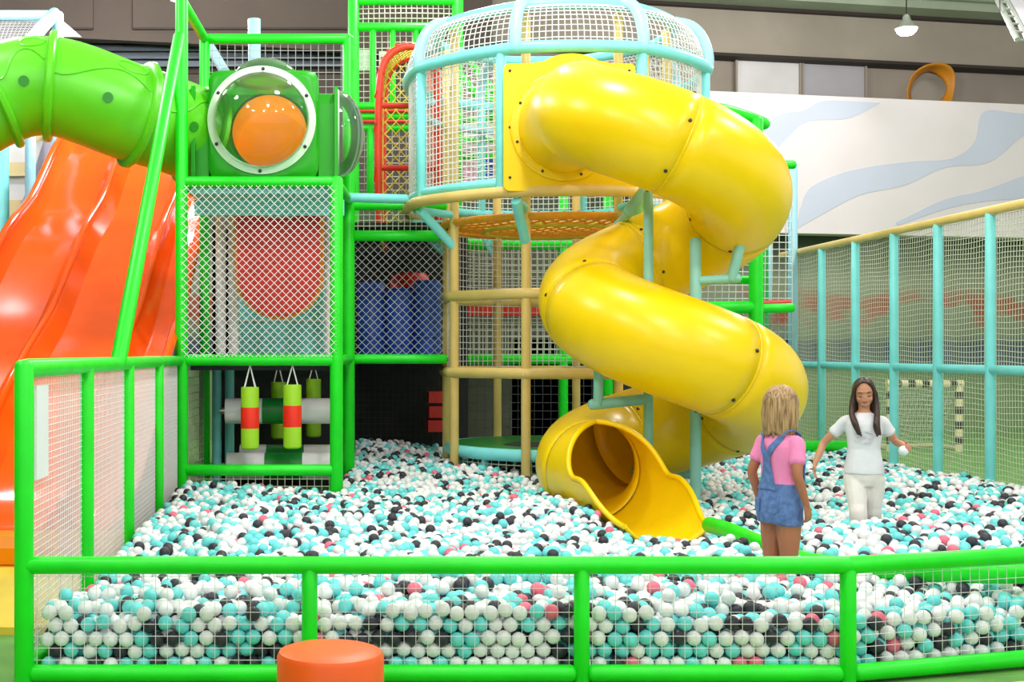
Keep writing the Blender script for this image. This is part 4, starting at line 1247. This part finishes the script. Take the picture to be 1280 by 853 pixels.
TORSO = [(0.60, .100, .080, 0, .008), (0.66, .128, .098, 0, .008), (0.72, .134, .100, 0, .006), (0.78, .122, .088, 0, 0), (0.85, .110, .078, 0, -.002), (0.93, .118, .083, 0, 0), (1.00, .130, .089, 0, 0), (1.05, .132, .086, 0, .002), (1.085, .114, .074, 0, .004), (1.118, .070, .054, 0, .006), (1.15, .046, .047, 0, .004)]
def torso_r(z):
    zs = [s[0] for s in TORSO]
    return np.interp(z, zs, [s[1] for s in TORSO]), np.interp(z, zs, [s[2] for s in TORSO])
def hand(mb, wrist, d, palm_n, curl, size=1.0, thumb=1):
    """palm and five fingers; d points from wrist to fingers, palm_n is the palm's facing direction"""
    w = Vector(wrist); d = Vector(d).normalized(); pn = Vector(palm_n); pn = (pn - d * pn.dot(d)).normalized(); s = d.cross(pn) * thumb
    k = size
    for off in (-0.021, -0.007, 0.007, 0.021):
        limb(mb, [(w + s * off * 0.45 * k, .0125 * k), (w + d * .03 * k + s * off * .8 * k, .012 * k), (w + d * .062 * k + s * off * k, .0105 * k)], 8)
    for i, (off, L) in enumerate(((-0.024, .044), (-0.008, .054), (0.008, .058), (0.024, .052))):
        b = w + d * .062 * k + s * off * k
        c1 = curl * 0.6; c2 = curl * 1.5; c3 = curl * 2.3
        L1, L2, L3 = L * .45 * k, L * .32 * k, L * .25 * k
        p1 = b + (d * math.cos(c1) + pn * math.sin(c1)) * L1
        p2 = p1 + (d * math.cos(c2) + pn * math.sin(c2)) * L2
        p3 = p2 + (d * math.cos(c3) + pn * math.sin(c3)) * L3
        limb(mb, [(b - d * .01, .0088 * k), (p1, .0082 * k), (p2, .0074 * k), (p3, .0064 * k)], 8)
    tb_ = w + d * .018 * k + s * .022 * k
    t1 = tb_ + (d * .6 + s * .75 + pn * .35).normalized() * .03 * k
    t2 = t1 + (d * .85 + s * .25 + pn * (.3 + .4 * curl)).normalized() * .026 * k
    limb(mb, [(tb_ - s * .008, .0115 * k), (t1, .0095 * k), (t2, .0078 * k)], 8)
def head(mb, c, turn):
    """skull, jaw, nose, brow, ears around the centre c (Matrix turn orients it)"""
    c = Vector(c)
    def q(v): return c + turn @ Vector(v)
    def blob(p, r):
        mb2 = MB(); ell(mb2, (0, 0, 0), r, 16, 12)
        mb.add([q(Vector(p) + Vector(v)) for v in mb2.v], mb2.f)
    blob((0, .008, .022), (.071, .086, .084))      # cranium
    blob((0, -.012, -.030), (.060, .068, .070))    # face
    blob((0, -.038, -.076), (.036, .034, .028))    # chin and jaw
    blob((0, -.066, -.026), (.0105, .018, .013))   # nose tip
    blob((0, -.066, -.010), (.0075, .014, .022))   # bridge
    blob((.034, -.052, -.036), (.022, .020, .022)); blob((-.034, -.052, -.036), (.022, .020, .022))   # cheeks
    blob((0, -.062, .018), (.048, .018, .012))     # brow ridge
    blob((0, -.066, -.058), (.020, .010, .011))    # lip bulge
    for s in (-1, 1):
        blob((s * .070, .012, -.018), (.010, .017, .026))
    return q

def girl(name, label, loc, rotz, pose, look):
    t = thing(name, label, 'person', loc)
    M4 = Matrix.Translation(Vector(loc)) @ Matrix.Rotation(rotz, 4, 'Z')
    b = MB()
    stack(b, TORSO)
    limb(b, [((0, .004, 1.11), .046), ((0, -.004, 1.165), .040), ((0, -.008, 1.21), .042)])
    hc = Vector((0, -.012, 1.285))
    q = head(b, hc, pose['head'])
    for s, key in ((-1, 'R'), (1, 'L')):
        sh, el, wr, hd, pn, curl = pose['arm' + key]
        limb(b, [((s * .09, .004, 1.075), .040), (sh, .041), (Vector(sh).lerp(Vector(el), .5), .034), (el, .029), (Vector(el).lerp(Vector(wr), .4), .0275), (wr, .0185)])
        hand(b, Vector(wr), hd, pn, curl, 0.95, thumb=pose['thumb' + key])
        hp, kn, an = pose['leg' + key]
        hp, kn, an = Vector(hp), Vector(kn), Vector(an)
        limb(b, [(hp, .076), (hp.lerp(kn, .45), .066), (kn, .046), (kn.lerp(an, .35), .046), (an, .029)])
        limb(b, [(an + Vector((0, .02, -.035)), .028), (an + Vector((0, -.05, -.045)), .028), (an + Vector((s * .008, -.115, -.053)), .024)])
    body = fused(b, 0.0048, 3, 'body', look['skin'], t, M4)
    return t, M4, q

# ---------------------------------------------------------------- girl in white, wading towards the camera
YW = 9.76
locW = (P(1080, 600, YW).x, YW, 0.0)
poseW = dict(
    head=Matrix.Rotation(math.radians(-4), 3, 'Y') @ Matrix.Rotation(math.radians(6), 3, 'X'),
    armR=((-.132, .004, 1.066), (-.285, .045, .895), (-.352, -.03, .735), (-.06, -.25, -1), (1, -.2, 0), 0.35), thumbR=1,
    armL=((.132, .004, 1.066), (.226, .06, .915), (.292, -.135, .892), (.25, -1, .05), (-.9, -.2, -.3), 0.75), thumbL=-1,
    legR=((-.064, 0, .635), (-.045, -.13, .375), (-.035, -.08, .08)), legL=((.064, .0, .635), (.062, .045, .36), (.055, .20, .09)))
gw, MW, qw = girl('person', 'girl in white t-shirt and trousers wading through the balls holding one', locW, math.radians(-20), poseW, dict(skin='skin'))
b = MB()
stack(b, [(z, a + .016, d_ + .016, cx_, cy_) for (z, a, d_, cx_, cy_) in TORSO if 0.66 < z < 1.11] [0:0] + [(0.672, .148, .120, 0, .004), (0.70, .146, .118, 0, .004), (0.78, .130, .102, 0, 0), (0.86, .118, .088, 0, 0), (0.93, .123, .091, 0, 0), (1.0, .134, .097, 0, 0), (1.05, .139, .094, 0, .002), (1.085, .122, .082, 0, .004), (1.115, .082, .066, 0, .006), (1.138, .056, .055, 0, .006)])
for key, s in (('R', -1), ('L', 1)):
    sh, el = Vector(poseW['arm' + key][0]), Vector(poseW['arm' + key][1])
    limb(b, [((s * .08, .004, 1.072), .048), (sh, .045), (sh.lerp(el, .28), .045), (sh.lerp(el, .50), .049)])
fused(b, 0.007, 4, 'tshirt', 'shirt_white', gw, MW)
b = MB()
for (x_, z_, L_, a_) in ((-.04, .985, .05, .4), (.03, .99, .06, -.3), (-.02, .955, .07, .15), (.05, .95, .04, .5), (-.05, .925, .05, -.2), (.02, .915, .06, .2)):
    b.tube([(x_ - L_ / 2 * math.cos(a_), -.1045 + abs(x_ - L_ / 2) * .14, z_ - L_ / 2 * math.sin(a_)), (x_, -.1065 + abs(x_) * .14, z_), (x_ + L_ / 2 * math.cos(a_), -.1045 + abs(x_ + L_ / 2) * .14, z_ + L_ / 2 * math.sin(a_))], .0035, 5)
plain(b, 'shirt_print', 'print_grey', gw, MW)
b = MB()
stack(b, [(0.58, .118, .098, 0, .0), (0.63, .140, .112, 0, .004), (0.70, .142, .112, 0, .004), (0.76, .132, .1, 0, .002)])
for key in ('R', 'L'):
    hp, kn, an = (Vector(v) for v in poseW['leg' + key])
    limb(b, [(hp, .088), (hp.lerp(kn, .4), .080), (hp.lerp(kn, .8), .068), (kn, .066), (kn.lerp(an, .4), .062), (kn.lerp(an, .9), .056)])
fused(b, 0.007, 4, 'trousers', 'trousers_white', gw, MW)
# face details (lowered eyes)
def feature(fn, name, mat, parent, M4):
    m_ = MB(); fn(m_); return plain(m_, name, mat, parent, M4)
for s in (-1, 1):
    feature(lambda m_: m_.tube([qw((s * .046, -.066, -.006)), qw((s * .034, -.0745, -.0105)), qw((s * .020, -.0745, -.008))], [.004, .0062, .004], 6), 'eyelid', 'lid', gw, MW)
    feature(lambda m_: m_.tube([qw((s * .048, -.0665, -.010)), qw((s * .034, -.0775, -.0155)), qw((s * .019, -.0765, -.0125))], [.0015, .0026, .0015], 5), 'eyelash', 'brow', gw, MW)
    feature(lambda m_: m_.tube([qw((s * .052, -.066, .012)), qw((s * .036, -.079, .018)), qw((s * .017, -.081, .013))], [.0018, .0034, .0026], 5), 'eyebrow', 'brow', gw, MW)
feature(lambda m_: m_.tube([qw((-.021, -.0705, -.0585)), qw((-.008, -.078, -.0555)), qw((0, -.0785, -.0568)), qw((.008, -.078, -.0555)), qw((.021, -.0705, -.0585))], [.0015, .004, .0036, .004, .0015], 6), 'upper_lip', 'lips', gw, MW)
feature(lambda m_: m_.tube([qw((-.018, -.0705, -.0605)), qw((0, -.0765, -.0645)), qw((.018, -.0705, -.0605))], [.0015, .0046, .0015], 6), 'lower_lip', 'lips', gw, MW)
# hair: a parted cap, a mane behind and two locks over the shoulders
b = MB()
TH = poseW['head']
def hw_(v): return Vector((0, -.012, 1.285)) + TH @ Vector(v)
def cap(u, v):
    # u: crown to rim, v: around; the rim is high over the face and low at the nape
    a = 2 * PI * v
    front = max(0, -math.sin(a))
    low = 1.95 - 1.22 * front ** 1.1
    th = low * u
    rr = Vector((.081 * math.sin(th) * math.cos(a), .098 * math.sin(th) * math.sin(a), .096 * math.cos(th)))
    part = .006 * math.exp(-(rr.x / .012) ** 2) if math.sin(a) < 0.3 else 0
    return hw_(Vector((0, .008, .020)) + rr * (1 - part / .09))
b.surf(cap, 14, 40, cv=True)
capm = plain(b, 'hair_cap', 'hair_dark', gw, MW, solid=0.012)
b = MB()
for s in (-1, 1):
    for (o_, r_, dz) in ((0.0, .021, 0), (.012, .017, -.01), (-.010, .016, -.022)):
        limb(b, [(hw_((s * .030, -.052, .088)), .012), (hw_((s * (.062 + o_ * .3), -.040, .045)), r_ * .75), (hw_((s * (.079 + o_ * .4), -.012, -.03)), r_), (Vector((s * (.088 + o_ * .5), -.045, 1.14)), r_ * 1.02), (Vector((s * (.082 - .02 * (s < 0) + o_), -.108, 1.06 + dz)), r_ * .95), (Vector((s * (.078 - .045 * (s < 0) + .02 * (s > 0) + o_), -.122, .985 + dz)), r_ * .45)], 10)
limb(b, [(hw_((0, .075, .03)), .055), (hw_((0, .085, -.05)), .06), (Vector((0, .085, 1.14)), .06), (Vector((0, .11, 1.02)), .045), (Vector((0, .115, .93)), .02)])
for s in (-1, 1):
    limb(b, [(hw_((s * .05, .05, .03)), .035), (hw_((s * .062, .05, -.06)), .035), (Vector((s * .07, .07, 1.12)), .03), (Vector((s * .06, .1, 1.0)), .018)])
fused(b, 0.006, 2, 'hair_locks', 'hair_dark', gw, MW)
# the ball in her hand
hb = MW @ Vector((.262, -.205, .868))
o = bpy.data.objects.new('held_ball', None)
bm_ = bmesh.new(); bmesh.ops.create_icosphere(bm_, subdivisions=3, radius=0.0365)
me_ = bpy.data.meshes.new('held_ball'); bm_.to_mesh(me_); bm_.free()
me_.polygons.foreach_set('use_smooth', [True] * len(me_.polygons))
me_.materials.append(M['white'])
bpy.data.objects.remove(o)
o = bpy.data.objects.new('plastic_ball', me_); COL.objects.link(o); o.location = hb
tag(o, 'white plastic ball held in the hand of the girl in white', 'ball')

# ---------------------------------------------------------------- girl in pink and denim, seen from behind
YPK = 7.50
locP = (P(976, 600, YPK).x, YPK, 0.0)
poseP = dict(
    head=Matrix.Rotation(math.radians(-12), 3, 'Z') @ Matrix.Rotation(math.radians(3), 3, 'X'),
    armR=((-.134, .004, 1.068), (-.180, .045, .890), (-.190, -.015, .715), (.02, -.22, -1), (1, .2, 0), 0.55), thumbR=1,
    armL=((.134, .004, 1.068), (.182, .050, .890), (.180, .0, .715), (-.02, -.2, -1), (-1, .2, 0), 0.5), thumbL=-1,
    legR=((-.064, 0, .635), (-.060, -.005, .37), (-.062, .01, .08)), legL=((.064, 0, .635), (.060, .015, .37), (.062, .03, .08)))
gp, MP, qp = girl('person', 'girl in pink t-shirt and denim dungaree shorts seen from behind', locP, math.radians(114), poseP, dict(skin='skin_tan'))
b = MB()
stack(b, [(0.74, .138, .108, 0, 0), (0.80, .134, .102, 0, 0), (0.86, .126, .094, 0, 0), (0.93, .128, .096, 0, 0), (1.0, .140, .102, 0, 0), (1.05, .142, .098, 0, .002), (1.085, .126, .086, 0, .004), (1.118, .084, .068, 0, .006), (1.14, .058, .056, 0, .006)])
for key, s in (('R', -1), ('L', 1)):
    sh, el = Vector(poseP['arm' + key][0]), Vector(poseP['arm' + key][1])
    limb(b, [((s * .085, .004, 1.068), .048), (sh, .046), (sh.lerp(el, .3), .046), (sh.lerp(el, .55), .048)])
fused(b, 0.007, 4, 'tshirt', 'shirt_pink', gp, MP)
b = MB()
stack(b, [(0.605, .134, .112, 0, .012), (0.65, .146, .120, 0, .010), (0.71, .148, .118, 0, .008), (0.78, .139, .107, 0, .004), (0.835, .131, .100, 0, .002)])
for key in ('R', 'L'):
    hp, kn, an = (Vector(v) for v in poseP['leg' + key])
    b.tube([hp + Vector((0, 0, .03)), hp, hp.lerp(kn, .16)], [.080, .082, .083], 16)
sh_o = fused(b, 0.007, 4, 'denim_shorts', 'denim', gp, MP)
# dungaree back piece, straps and front bib that follow the body
def on_torso(x, z, back=True, off=.022):
    a, d_ = torso_r(z)
    yy = d_ * math.sqrt(max(0.02, 1 - min(.98, (x / (a + .012)) ** 2)))
    return Vector((x, (yy + off) * (1 if back else -1), z))
def ribbon(m_, cpts, w, th=.006):
    c = spline(cpts, 6)
    vs = []
    for i, p in enumerate(c):
        d_ = (c[min(i + 1, len(c) - 1)] - c[max(i - 1, 0)]).normalized()
        nn = Vector((p.x * .6, p.y, 0.0)).normalized() if p.z < 1.11 else Vector((0, p.y * 3, 1)).normalized()
        s = d_.cross(nn).normalized(); nn = s.cross(d_)
        ww = w(i / (len(c) - 1)) if callable(w) else w
        for k in (-.5, .5):
            vs.append(p + s * ww * k + nn * th / 2); vs.append(p + s * ww * k - nn * th / 2)
    fs = []
    for i in range(len(c) - 1):
        a_ = i * 4; e = a_ + 4
        fs += [(a_, a_ + 2, e + 2, e), (a_ + 1, e + 1, e + 3, a_ + 3), (a_, e, e + 1, a_ + 1), (a_ + 2, a_ + 3, e + 3, e + 2)]
    fs += [(0, 1, 3, 2), (len(vs) - 4, len(vs) - 2, len(vs) - 1, len(vs) - 3)]
    m_.add(vs, fs)
m_ = MB(); ribbon(m_, [on_torso(0, .80), on_torso(0, .87), on_torso(0, .94), on_torso(0, 1.00)], lambda t_: .10 * (1 - t_) ** 2.2 + .05)
plain(m_, 'back_strap', 'denim', gp, MP)
for s in (-1, 1):
    m_ = MB(); ribbon(m_, [on_torso(s * .004, .985), on_torso(s * .035, 1.04), on_torso(s * .070, 1.09, True, .018), Vector((s * .082, .045, 1.135)), Vector((s * .082, -.01, 1.142)), Vector((s * .08, -.062, 1.115)), on_torso(s * .072, 1.05, False), on_torso(s * .066, .98, False)], .036)
    plain(m_, 'shoulder_strap', 'denim', gp, MP)
m_ = MB(); ribbon(m_, [on_torso(0, .80, False), on_torso(0, .88, False), on_torso(0, .99, False)], .17)
plain(m_, 'bib', 'denim', gp, MP)
for s in (-1, 1):
    m_ = MB()
    a0_ = [Vector((s * .035, 0, .745)), Vector((s * .095, 0, .745)), Vector((s * .095, 0, .675)), Vector((s * .065, 0, .66)), Vector((s * .035, 0, .675))]
    for v in a0_:
        v.y = .008 + .116 * math.sqrt(1 - (v.x / .149) ** 2) + .004
    m_.prism(a0_, (0, .006, 0)); plain(m_, 'back_pocket', 'denim', gp, MP)
# hair: straight blond, shoulder length
TP = poseP['head']
def hp_(v): return Vector((0, -.012, 1.285)) + TP @ Vector(v)
b = MB()
stack_c = []
def mane(u, v):
    a = math.radians(-50) + math.radians(280) * v          # leaves the face free (front is -90 degrees)
    if u < .5:
        th = u / .5 * PI / 2
        p = Vector((.083 * math.sin(th) * math.cos(a), .100 * math.sin(th) * math.sin(a), .100 * math.cos(th)))
        lift = 0
    else:
        k = (u - .5) / .5
        wob = .006 * math.sin(a * 9 + 2 * k) + .004 * math.sin(a * 17 - 3 * k)
        rx, ry = .083 + .006 * math.sin(k * PI) + wob * k, .100 - .020 * k + wob * k
        p = Vector((rx * math.cos(a), ry * math.sin(a), -.185 * k - .012 * math.sin(a * 5) * k))
    return hp_(Vector((0, .010, .014)) + p)
b.surf(mane, 22, 44)
plain(b, 'hair', 'hair_blond', gp, MP, solid=0.018)
b = MB()
for k in range(9):
    a = math.radians(-40 + 260 * k / 8)
    limb(b, [(hp_((.078 * math.cos(a), .01 + .094 * math.sin(a), .03)), .012), (hp_((.085 * math.cos(a), .01 + .098 * math.sin(a), -.05)), .016), (hp_((.086 * math.cos(a), .008 + .088 * math.sin(a), -.13)), .014), (hp_((.082 * math.cos(a), .004 + .080 * math.sin(a), -.195 - .012 * math.sin(3 * k))), .006)], 8)
fused(b, 0.005, 2, 'hair_locks', 'hair_blond', gp, MP)
for s in (-1, 1):
    feature(lambda m_: ell(m_, qp((s * .033, -.068, -.008)), (.0125, .008, .008)), 'eye', 'eye_white', gp, MP)
    feature(lambda m_: ell(m_, qp((s * .033, -.0745, -.008)), (.005, .003, .005)), 'iris', 'iris', gp, MP)
    feature(lambda m_: m_.tube([qp((s * .050, -.066, .012)), qp((s * .036, -.078, .017)), qp((s * .018, -.080, .013))], [.0018, .0032, .0024], 5), 'eyebrow', 'hair_blond', gp, MP)
feature(lambda m_: m_.tube([qp((-.021, -.0705, -.0585)), qp((0, -.078, -.058)), qp((.021, -.0705, -.0585))], [.0015, .0055, .0015], 6), 'lips', 'lips', gp, MP)

LEG_SPOTS = []
for M4_, pose_ in ((MW, poseW), (MP, poseP)):
    for key in ('R', 'L'):
        hp, kn, an = (Vector(v) for v in pose_['leg' + key])
        for t_ in (0.0, .4, .9):
            w_ = M4_ @ kn.lerp(an, t_)
            LEG_SPOTS.append((w_.x, w_.y, 0.105 if M4_ is MW else 0.078))

# ================================================================== THE BALLS
BR_ = 0.0365
pit_poly = [(XL + .06, YF + .06), (2.468, YF + .06), (3.75, 6.62), (4.8, 7.33), (5.68, 8.27), (6.25, 9.4), (XR - .07, 10.66), (XR - .06, 16.2), (0.25, 16.2), (0.2, 13.9), (0.06, 12.42), (XL + .06, 12.42)]
def inside(x, y):
    c = False; n = len(pit_poly)
    for i in range(n):
        x0_, y0_ = pit_poly[i]; x1_, y1_ = pit_poly[i - 1]
        if (y0_ > y) != (y1_ > y) and x < (x1_ - x0_) * (y - y0_) / (y1_ - y0_) + x0_:
            c = not c
    return c
def surf_h(x, y):
    h = 0.32 + 0.035 * math.sin(x * 1.7 + y * 0.9) + 0.03 * math.sin(y * 2.1 - x * 1.1)
    h += 0.03 * noise.noise(Vector((x * 1.3, y * 1.3, 3.1)))
    # hollow in front of the slide exit and a heap behind the frame tower
    h -= 0.19 * math.exp(-(((x - 2.75) / 0.75) ** 2 + ((y - 9.9) / 0.75) ** 2))
    h -= 0.12 * math.exp(-(((x - 3.3) / 0.7) ** 2 + ((y - 11.6) / 0.9) ** 2))
    h += 0.12 * math.exp(-(((x - 0.6) / 1.2) ** 2 + ((y - 15.6) / 1.6) ** 2))
    h -= 0.05 * math.exp(-(((x + 0.7) / 1.0) ** 2 + ((y - 12.3) / 0.6) ** 2))
    h += 0.03 * math.exp(-((y - 6.3) / 0.4) ** 2)
    h += 0.06 * math.exp(-(((x - locP[0]) / 0.5) ** 2 + ((y - locP[1] + 0.2) / 0.5) ** 2))
    return h
KEEP_OUT = []   # (x, y, radius, z_low, z_high) volumes that the balls may not enter
for px_, py_ in ((2.87, 11.70), (3.25, 11.52)): KEEP_OUT.append((px_, py_, 0.085))
for a in ANG: KEEP_OUT.append((TX + 1.22 * math.cos(a), TY + 1.22 * math.sin(a), 0.085))
for q in (FL, FR, BL, BR): KEEP_OUT.append((q[0], q[1], 0.1))
KEEP_OUT += globals().get('LEG_SPOTS', [])
rb_ = random.Random(11)
ch_line = [(chute_c(CL * k / 24)[0], chute_c(CL * k / 24)[1]) for k in range(25)]
def blocked(x, y, z):
    for ox, oy, r_ in KEEP_OUT:
        if (x - ox) ** 2 + (y - oy) ** 2 < r_ * r_: return True
    if 9.9 < y < 13.2 and 1.9 < x < 4.4:
        for p in path[60:]:
            if (x - p.x) ** 2 + (y - p.y) ** 2 + (z - p.z) ** 2 < (SR + 0.045) ** 2: return True
        for p, d_ in ch_line:
            if (x - p.x) ** 2 + (y - p.y) ** 2 + (z - p.z) ** 2 < (SR + 0.045) ** 2: return True
    return False
pts = []
dx_ = 0.0765; dy_ = dx_ * math.sqrt(3) / 2; dz_ = 0.0625
ny = int((16.3 - YF) / dy_) + 1; nx = int((XR - XL) / dx_) + 2
dv_pts = [Vector(p) for p in spline([(2.86, 9.75, 0.28), (2.84, 9.2, 0.31), (2.86, 8.5, 0.31), (2.99, 7.8, 0.30), (3.6, 6.85, 0.42), (4.3, 7.0, 0.44)], 8)]
for j in range(ny):
    y0_ = YF + 0.066 + j * dy_
    for i in range(nx):
        x0_ = XL + 0.10 + i * dx_ + (dx_ / 2 if j % 2 else 0)
        if not inside(x0_, y0_): continue
        near_front = j < 3 or (x0_ > 2.4 and not inside(x0_ + 0.10, y0_ - 0.24))
        near_side = x0_ < XL + 0.3
        hh = surf_h(x0_, y0_)
        layers = 9 if near_front else (4 if near_side else 3)
        for l in range(layers):
            if near_front:
                z = BR_ + 0.045 + l * dz_ + rb_.uniform(-.010, .010) * min(l, 1.6)
                if z > hh - BR_ + 0.02: break
                ox = (dx_ / 2 if l % 2 else 0); oy = (0.0 if l % 2 == 0 else 0.02)
                x, y = x0_ + ox + rb_.uniform(-.014, .014), y0_ + oy + rb_.uniform(0, .02)
            else:
                z = hh - BR_ - l * dz_ + rb_.uniform(-.016, .016)
                if z < BR_: break
                ox = (dx_ / 2 if l % 2 else 0)
                x, y = x0_ + ox + rb_.uniform(-.018, .018), y0_ + (dy_ / 3 if l % 2 else 0) + rb_.uniform(-.016, .016)
            if blocked(x, y, z): continue
            if 2.4 < x < 4.5 and 6.6 < y < 10.3 and any((Vector((x, y, z)) - q).length < 0.09 for q in dv_pts): continue
            pts.append((x, y, z, l))
        # stray balls lying on top
        if not near_front and rb_.random() < 0.22:
            x, y, z = x0_ + dx_ / 2 + rb_.uniform(-.02, .02), y0_ + dy_ / 3, hh - BR_ + dz_ * 0.62 + rb_.uniform(-.01, .008)
            if not blocked(x, y, z) and inside(x, y) and not (2.4 < x < 4.5 and 6.6 < y < 10.3 and any((Vector((x, y, z)) - q).length < 0.10 for q in dv_pts)):
                pts.append((x, y, z, -1))
# let the balls near the front net settle: push overlapping neighbours apart
fr = [k for k, q in enumerate(pts) if q[1] < YF + 0.75 or (q[0] > 2.3 and not inside(q[0], q[1] - 0.8))]
fp = [Vector(pts[k][:3]) for k in fr]
f0 = [p.copy() for p in fp]
D2 = 2 * BR_ * 1.002
for it in range(14):
    cells = {}
    for i, p in enumerate(fp):
        cells.setdefault((int(p.x / D2 + 500), int(p.y / D2 + 500), int(p.z / D2 + 500)), []).append(i)
    for (cx_, cy_, cz_), mem in list(cells.items()):
        for dx in (-1, 0, 1):
            for dy in (-1, 0, 1):
                for dz in (-1, 0, 1):
                    oth = cells.get((cx_ + dx, cy_ + dy, cz_ + dz))
                    if not oth: continue
                    for i in mem:
                        for j in oth:
                            if j <= i: continue
                            d_ = fp[i] - fp[j]; L = d_.length
                            if 1e-6 < L < D2:
                                d_ *= (D2 - L) / L * 0.5
                                fp[i] += d_; fp[j] -= d_
    for i, p in enumerate(fp):
        if p.z < BR_ + 0.002: p.z = BR_ + 0.002
        if not inside(p.x, p.y):
            p.x, p.y = f0[i].x, f0[i].y
for k, p in zip(fr, fp):
    pts[k] = (p.x, p.y, p.z, pts[k][3])
KINDS = ['white', 'aqua', 'charcoal', 'pink']
def pick():
    q = rb_.random()
    return 0 if q < 0.52 else (1 if q < 0.815 else (2 if q < 0.975 else 3))
cols = [pick() for _ in pts]
BALL_RGB = [(0.83, 0.83, 0.84), srgb(112, 218, 219), srgb(52, 50, 60), srgb(236, 112, 136)]

# the balls that show largest: those seen behind the front net, nearest first, as objects of their own
cand = []
for k, (x, y, z, l) in enumerate(pts):
    px_ = CX + x * F_PX / y; py_ = CY + (CAM_Z - z) * F_PX / y
    if not (22 < px_ < 1290 and 716 < py_ < 836): continue
    first_row = y < YF + 0.09 or (x > 2.45 and not inside(x, y - 0.075))
    top = l in (-1,) or (z > surf_h(x, y) - 0.085)
    if first_row or (top and y < YF + 0.55):
        if 345 < px_ < 481 and py_ > 800: continue
        cand.append((y + (0.0 if first_row else 0.2) , k))
cand.sort()
hero = [k for _, k in cand[:300]]
hero_set = set(hero)

def ball_mesh(sub):
    bm = bmesh.new()
    bmesh.ops.create_icosphere(bm, subdivisions=sub, radius=BR_)
    me = bpy.data.meshes.new('plastic_ball'); bm.to_mesh(me); bm.free()
    me.polygons.foreach_set('use_smooth', [True] * len(me.polygons))
    return me
ball_mats = [material('white_ball_plastic', BALL_RGB[0], 0.42, 0.02, 4, spec=0.4), material('aqua_ball_plastic', BALL_RGB[1], 0.42, 0.03, 4, spec=0.4),
             material('charcoal_ball_plastic', BALL_RGB[2], 0.42, 0.05, 4, spec=0.4), material('pink_ball_plastic', BALL_RGB[3], 0.42, 0.03, 4, spec=0.4)]
ball_me = []
for i in range(4):
    me = ball_mesh(3); me.name = KINDS[i] + '_ball'
    me.materials.append(ball_mats[i]); ball_me.append(me)
PANELS = ['leftmost', 'second', 'third', 'bent rightmost']
def panel_of(x, y):
    return 0 if x < -0.119 else (1 if x < 1.188 else (2 if x < 2.468 else 3))
for k in hero:
    x, y, z, l = pts[k]; c = cols[k]
    o = bpy.data.objects.new('plastic_ball', ball_me[c]); COL.objects.link(o)
    o.location = (x, y, z)
    o.rotation_euler = (rb_.random() * 3, rb_.random() * 3, 0)
    pn = PANELS[panel_of(x, y)]
    tag(o, f'{KINDS[c]} plastic ball behind the {pn} net panel of the front fence', 'ball', f'{KINDS[c]} balls behind the {pn} front net panel')

# all other balls: one mass of thousands
rest = [k for k in range(len(pts)) if k not in hero_set]
me = bpy.data.meshes.new('ball_mass')
me.from_pydata([pts[k][:3] for k in rest], [], [])
at_ = me.attributes.new('ball_kind', 'INT', 'POINT')
at_.data.foreach_set('value', [cols[k] for k in rest])
bo = bpy.data.objects.new('ball_mass', me); COL.objects.link(bo)
tag(bo, 'thousands of white, aqua, charcoal and pink plastic balls filling the pit', 'ball pit balls', kind='stuff')
ng = bpy.data.node_groups.new('ball_fill', 'GeometryNodeTree')
ng.interface.new_socket('Geometry', in_out='INPUT', socket_type='NodeSocketGeometry')
ng.interface.new_socket('Geometry', in_out='OUTPUT', socket_type='NodeSocketGeometry')
gi = ng.nodes.new('NodeGroupInput'); go = ng.nodes.new('NodeGroupOutput')
jn = ng.nodes.new('GeometryNodeJoinGeometry')
at_n = ng.nodes.new('GeometryNodeInputNamedAttribute'); at_n.data_type = 'INT'; at_n.inputs['Name'].default_value = 'ball_kind'
rnd_rot = ng.nodes.new('FunctionNodeRandomValue'); rnd_rot.data_type = 'FLOAT_VECTOR'; rnd_rot.inputs[1].default_value = (6.28, 6.28, 6.28)
for c in range(4):
    ic = ng.nodes.new('GeometryNodeMeshIcoSphere'); ic.inputs['Radius'].default_value = BR_; ic.inputs['Subdivisions'].default_value = 3
    ss = ng.nodes.new('GeometryNodeSetShadeSmooth'); ng.links.new(ic.outputs[0], ss.inputs[0])
    sm = ng.nodes.new('GeometryNodeSetMaterial'); sm.inputs['Material'].default_value = ball_mats[c]
    ng.links.new(ss.outputs[0], sm.inputs[0])
    cmp = ng.nodes.new('FunctionNodeCompare'); cmp.data_type = 'INT'; cmp.operation = 'EQUAL'
    ng.links.new(at_n.outputs[0], cmp.inputs[2]); cmp.inputs[3].default_value = c
    ip = ng.nodes.new('GeometryNodeInstanceOnPoints')
    ng.links.new(gi.outputs[0], ip.inputs['Points']); ng.links.new(cmp.outputs[0], ip.inputs['Selection'])
    ng.links.new(sm.outputs[0], ip.inputs['Instance']); ng.links.new(rnd_rot.outputs[0], ip.inputs['Rotation'])
    ng.links.new(ip.outputs[0], jn.inputs[0])
ng.links.new(jn.outputs[0], go.inputs[0])
for m_ in ball_mats: me.materials.append(m_)
md = bo.modifiers.new('ball_fill', 'NODES'); md.node_group = ng
print('balls', len(pts))
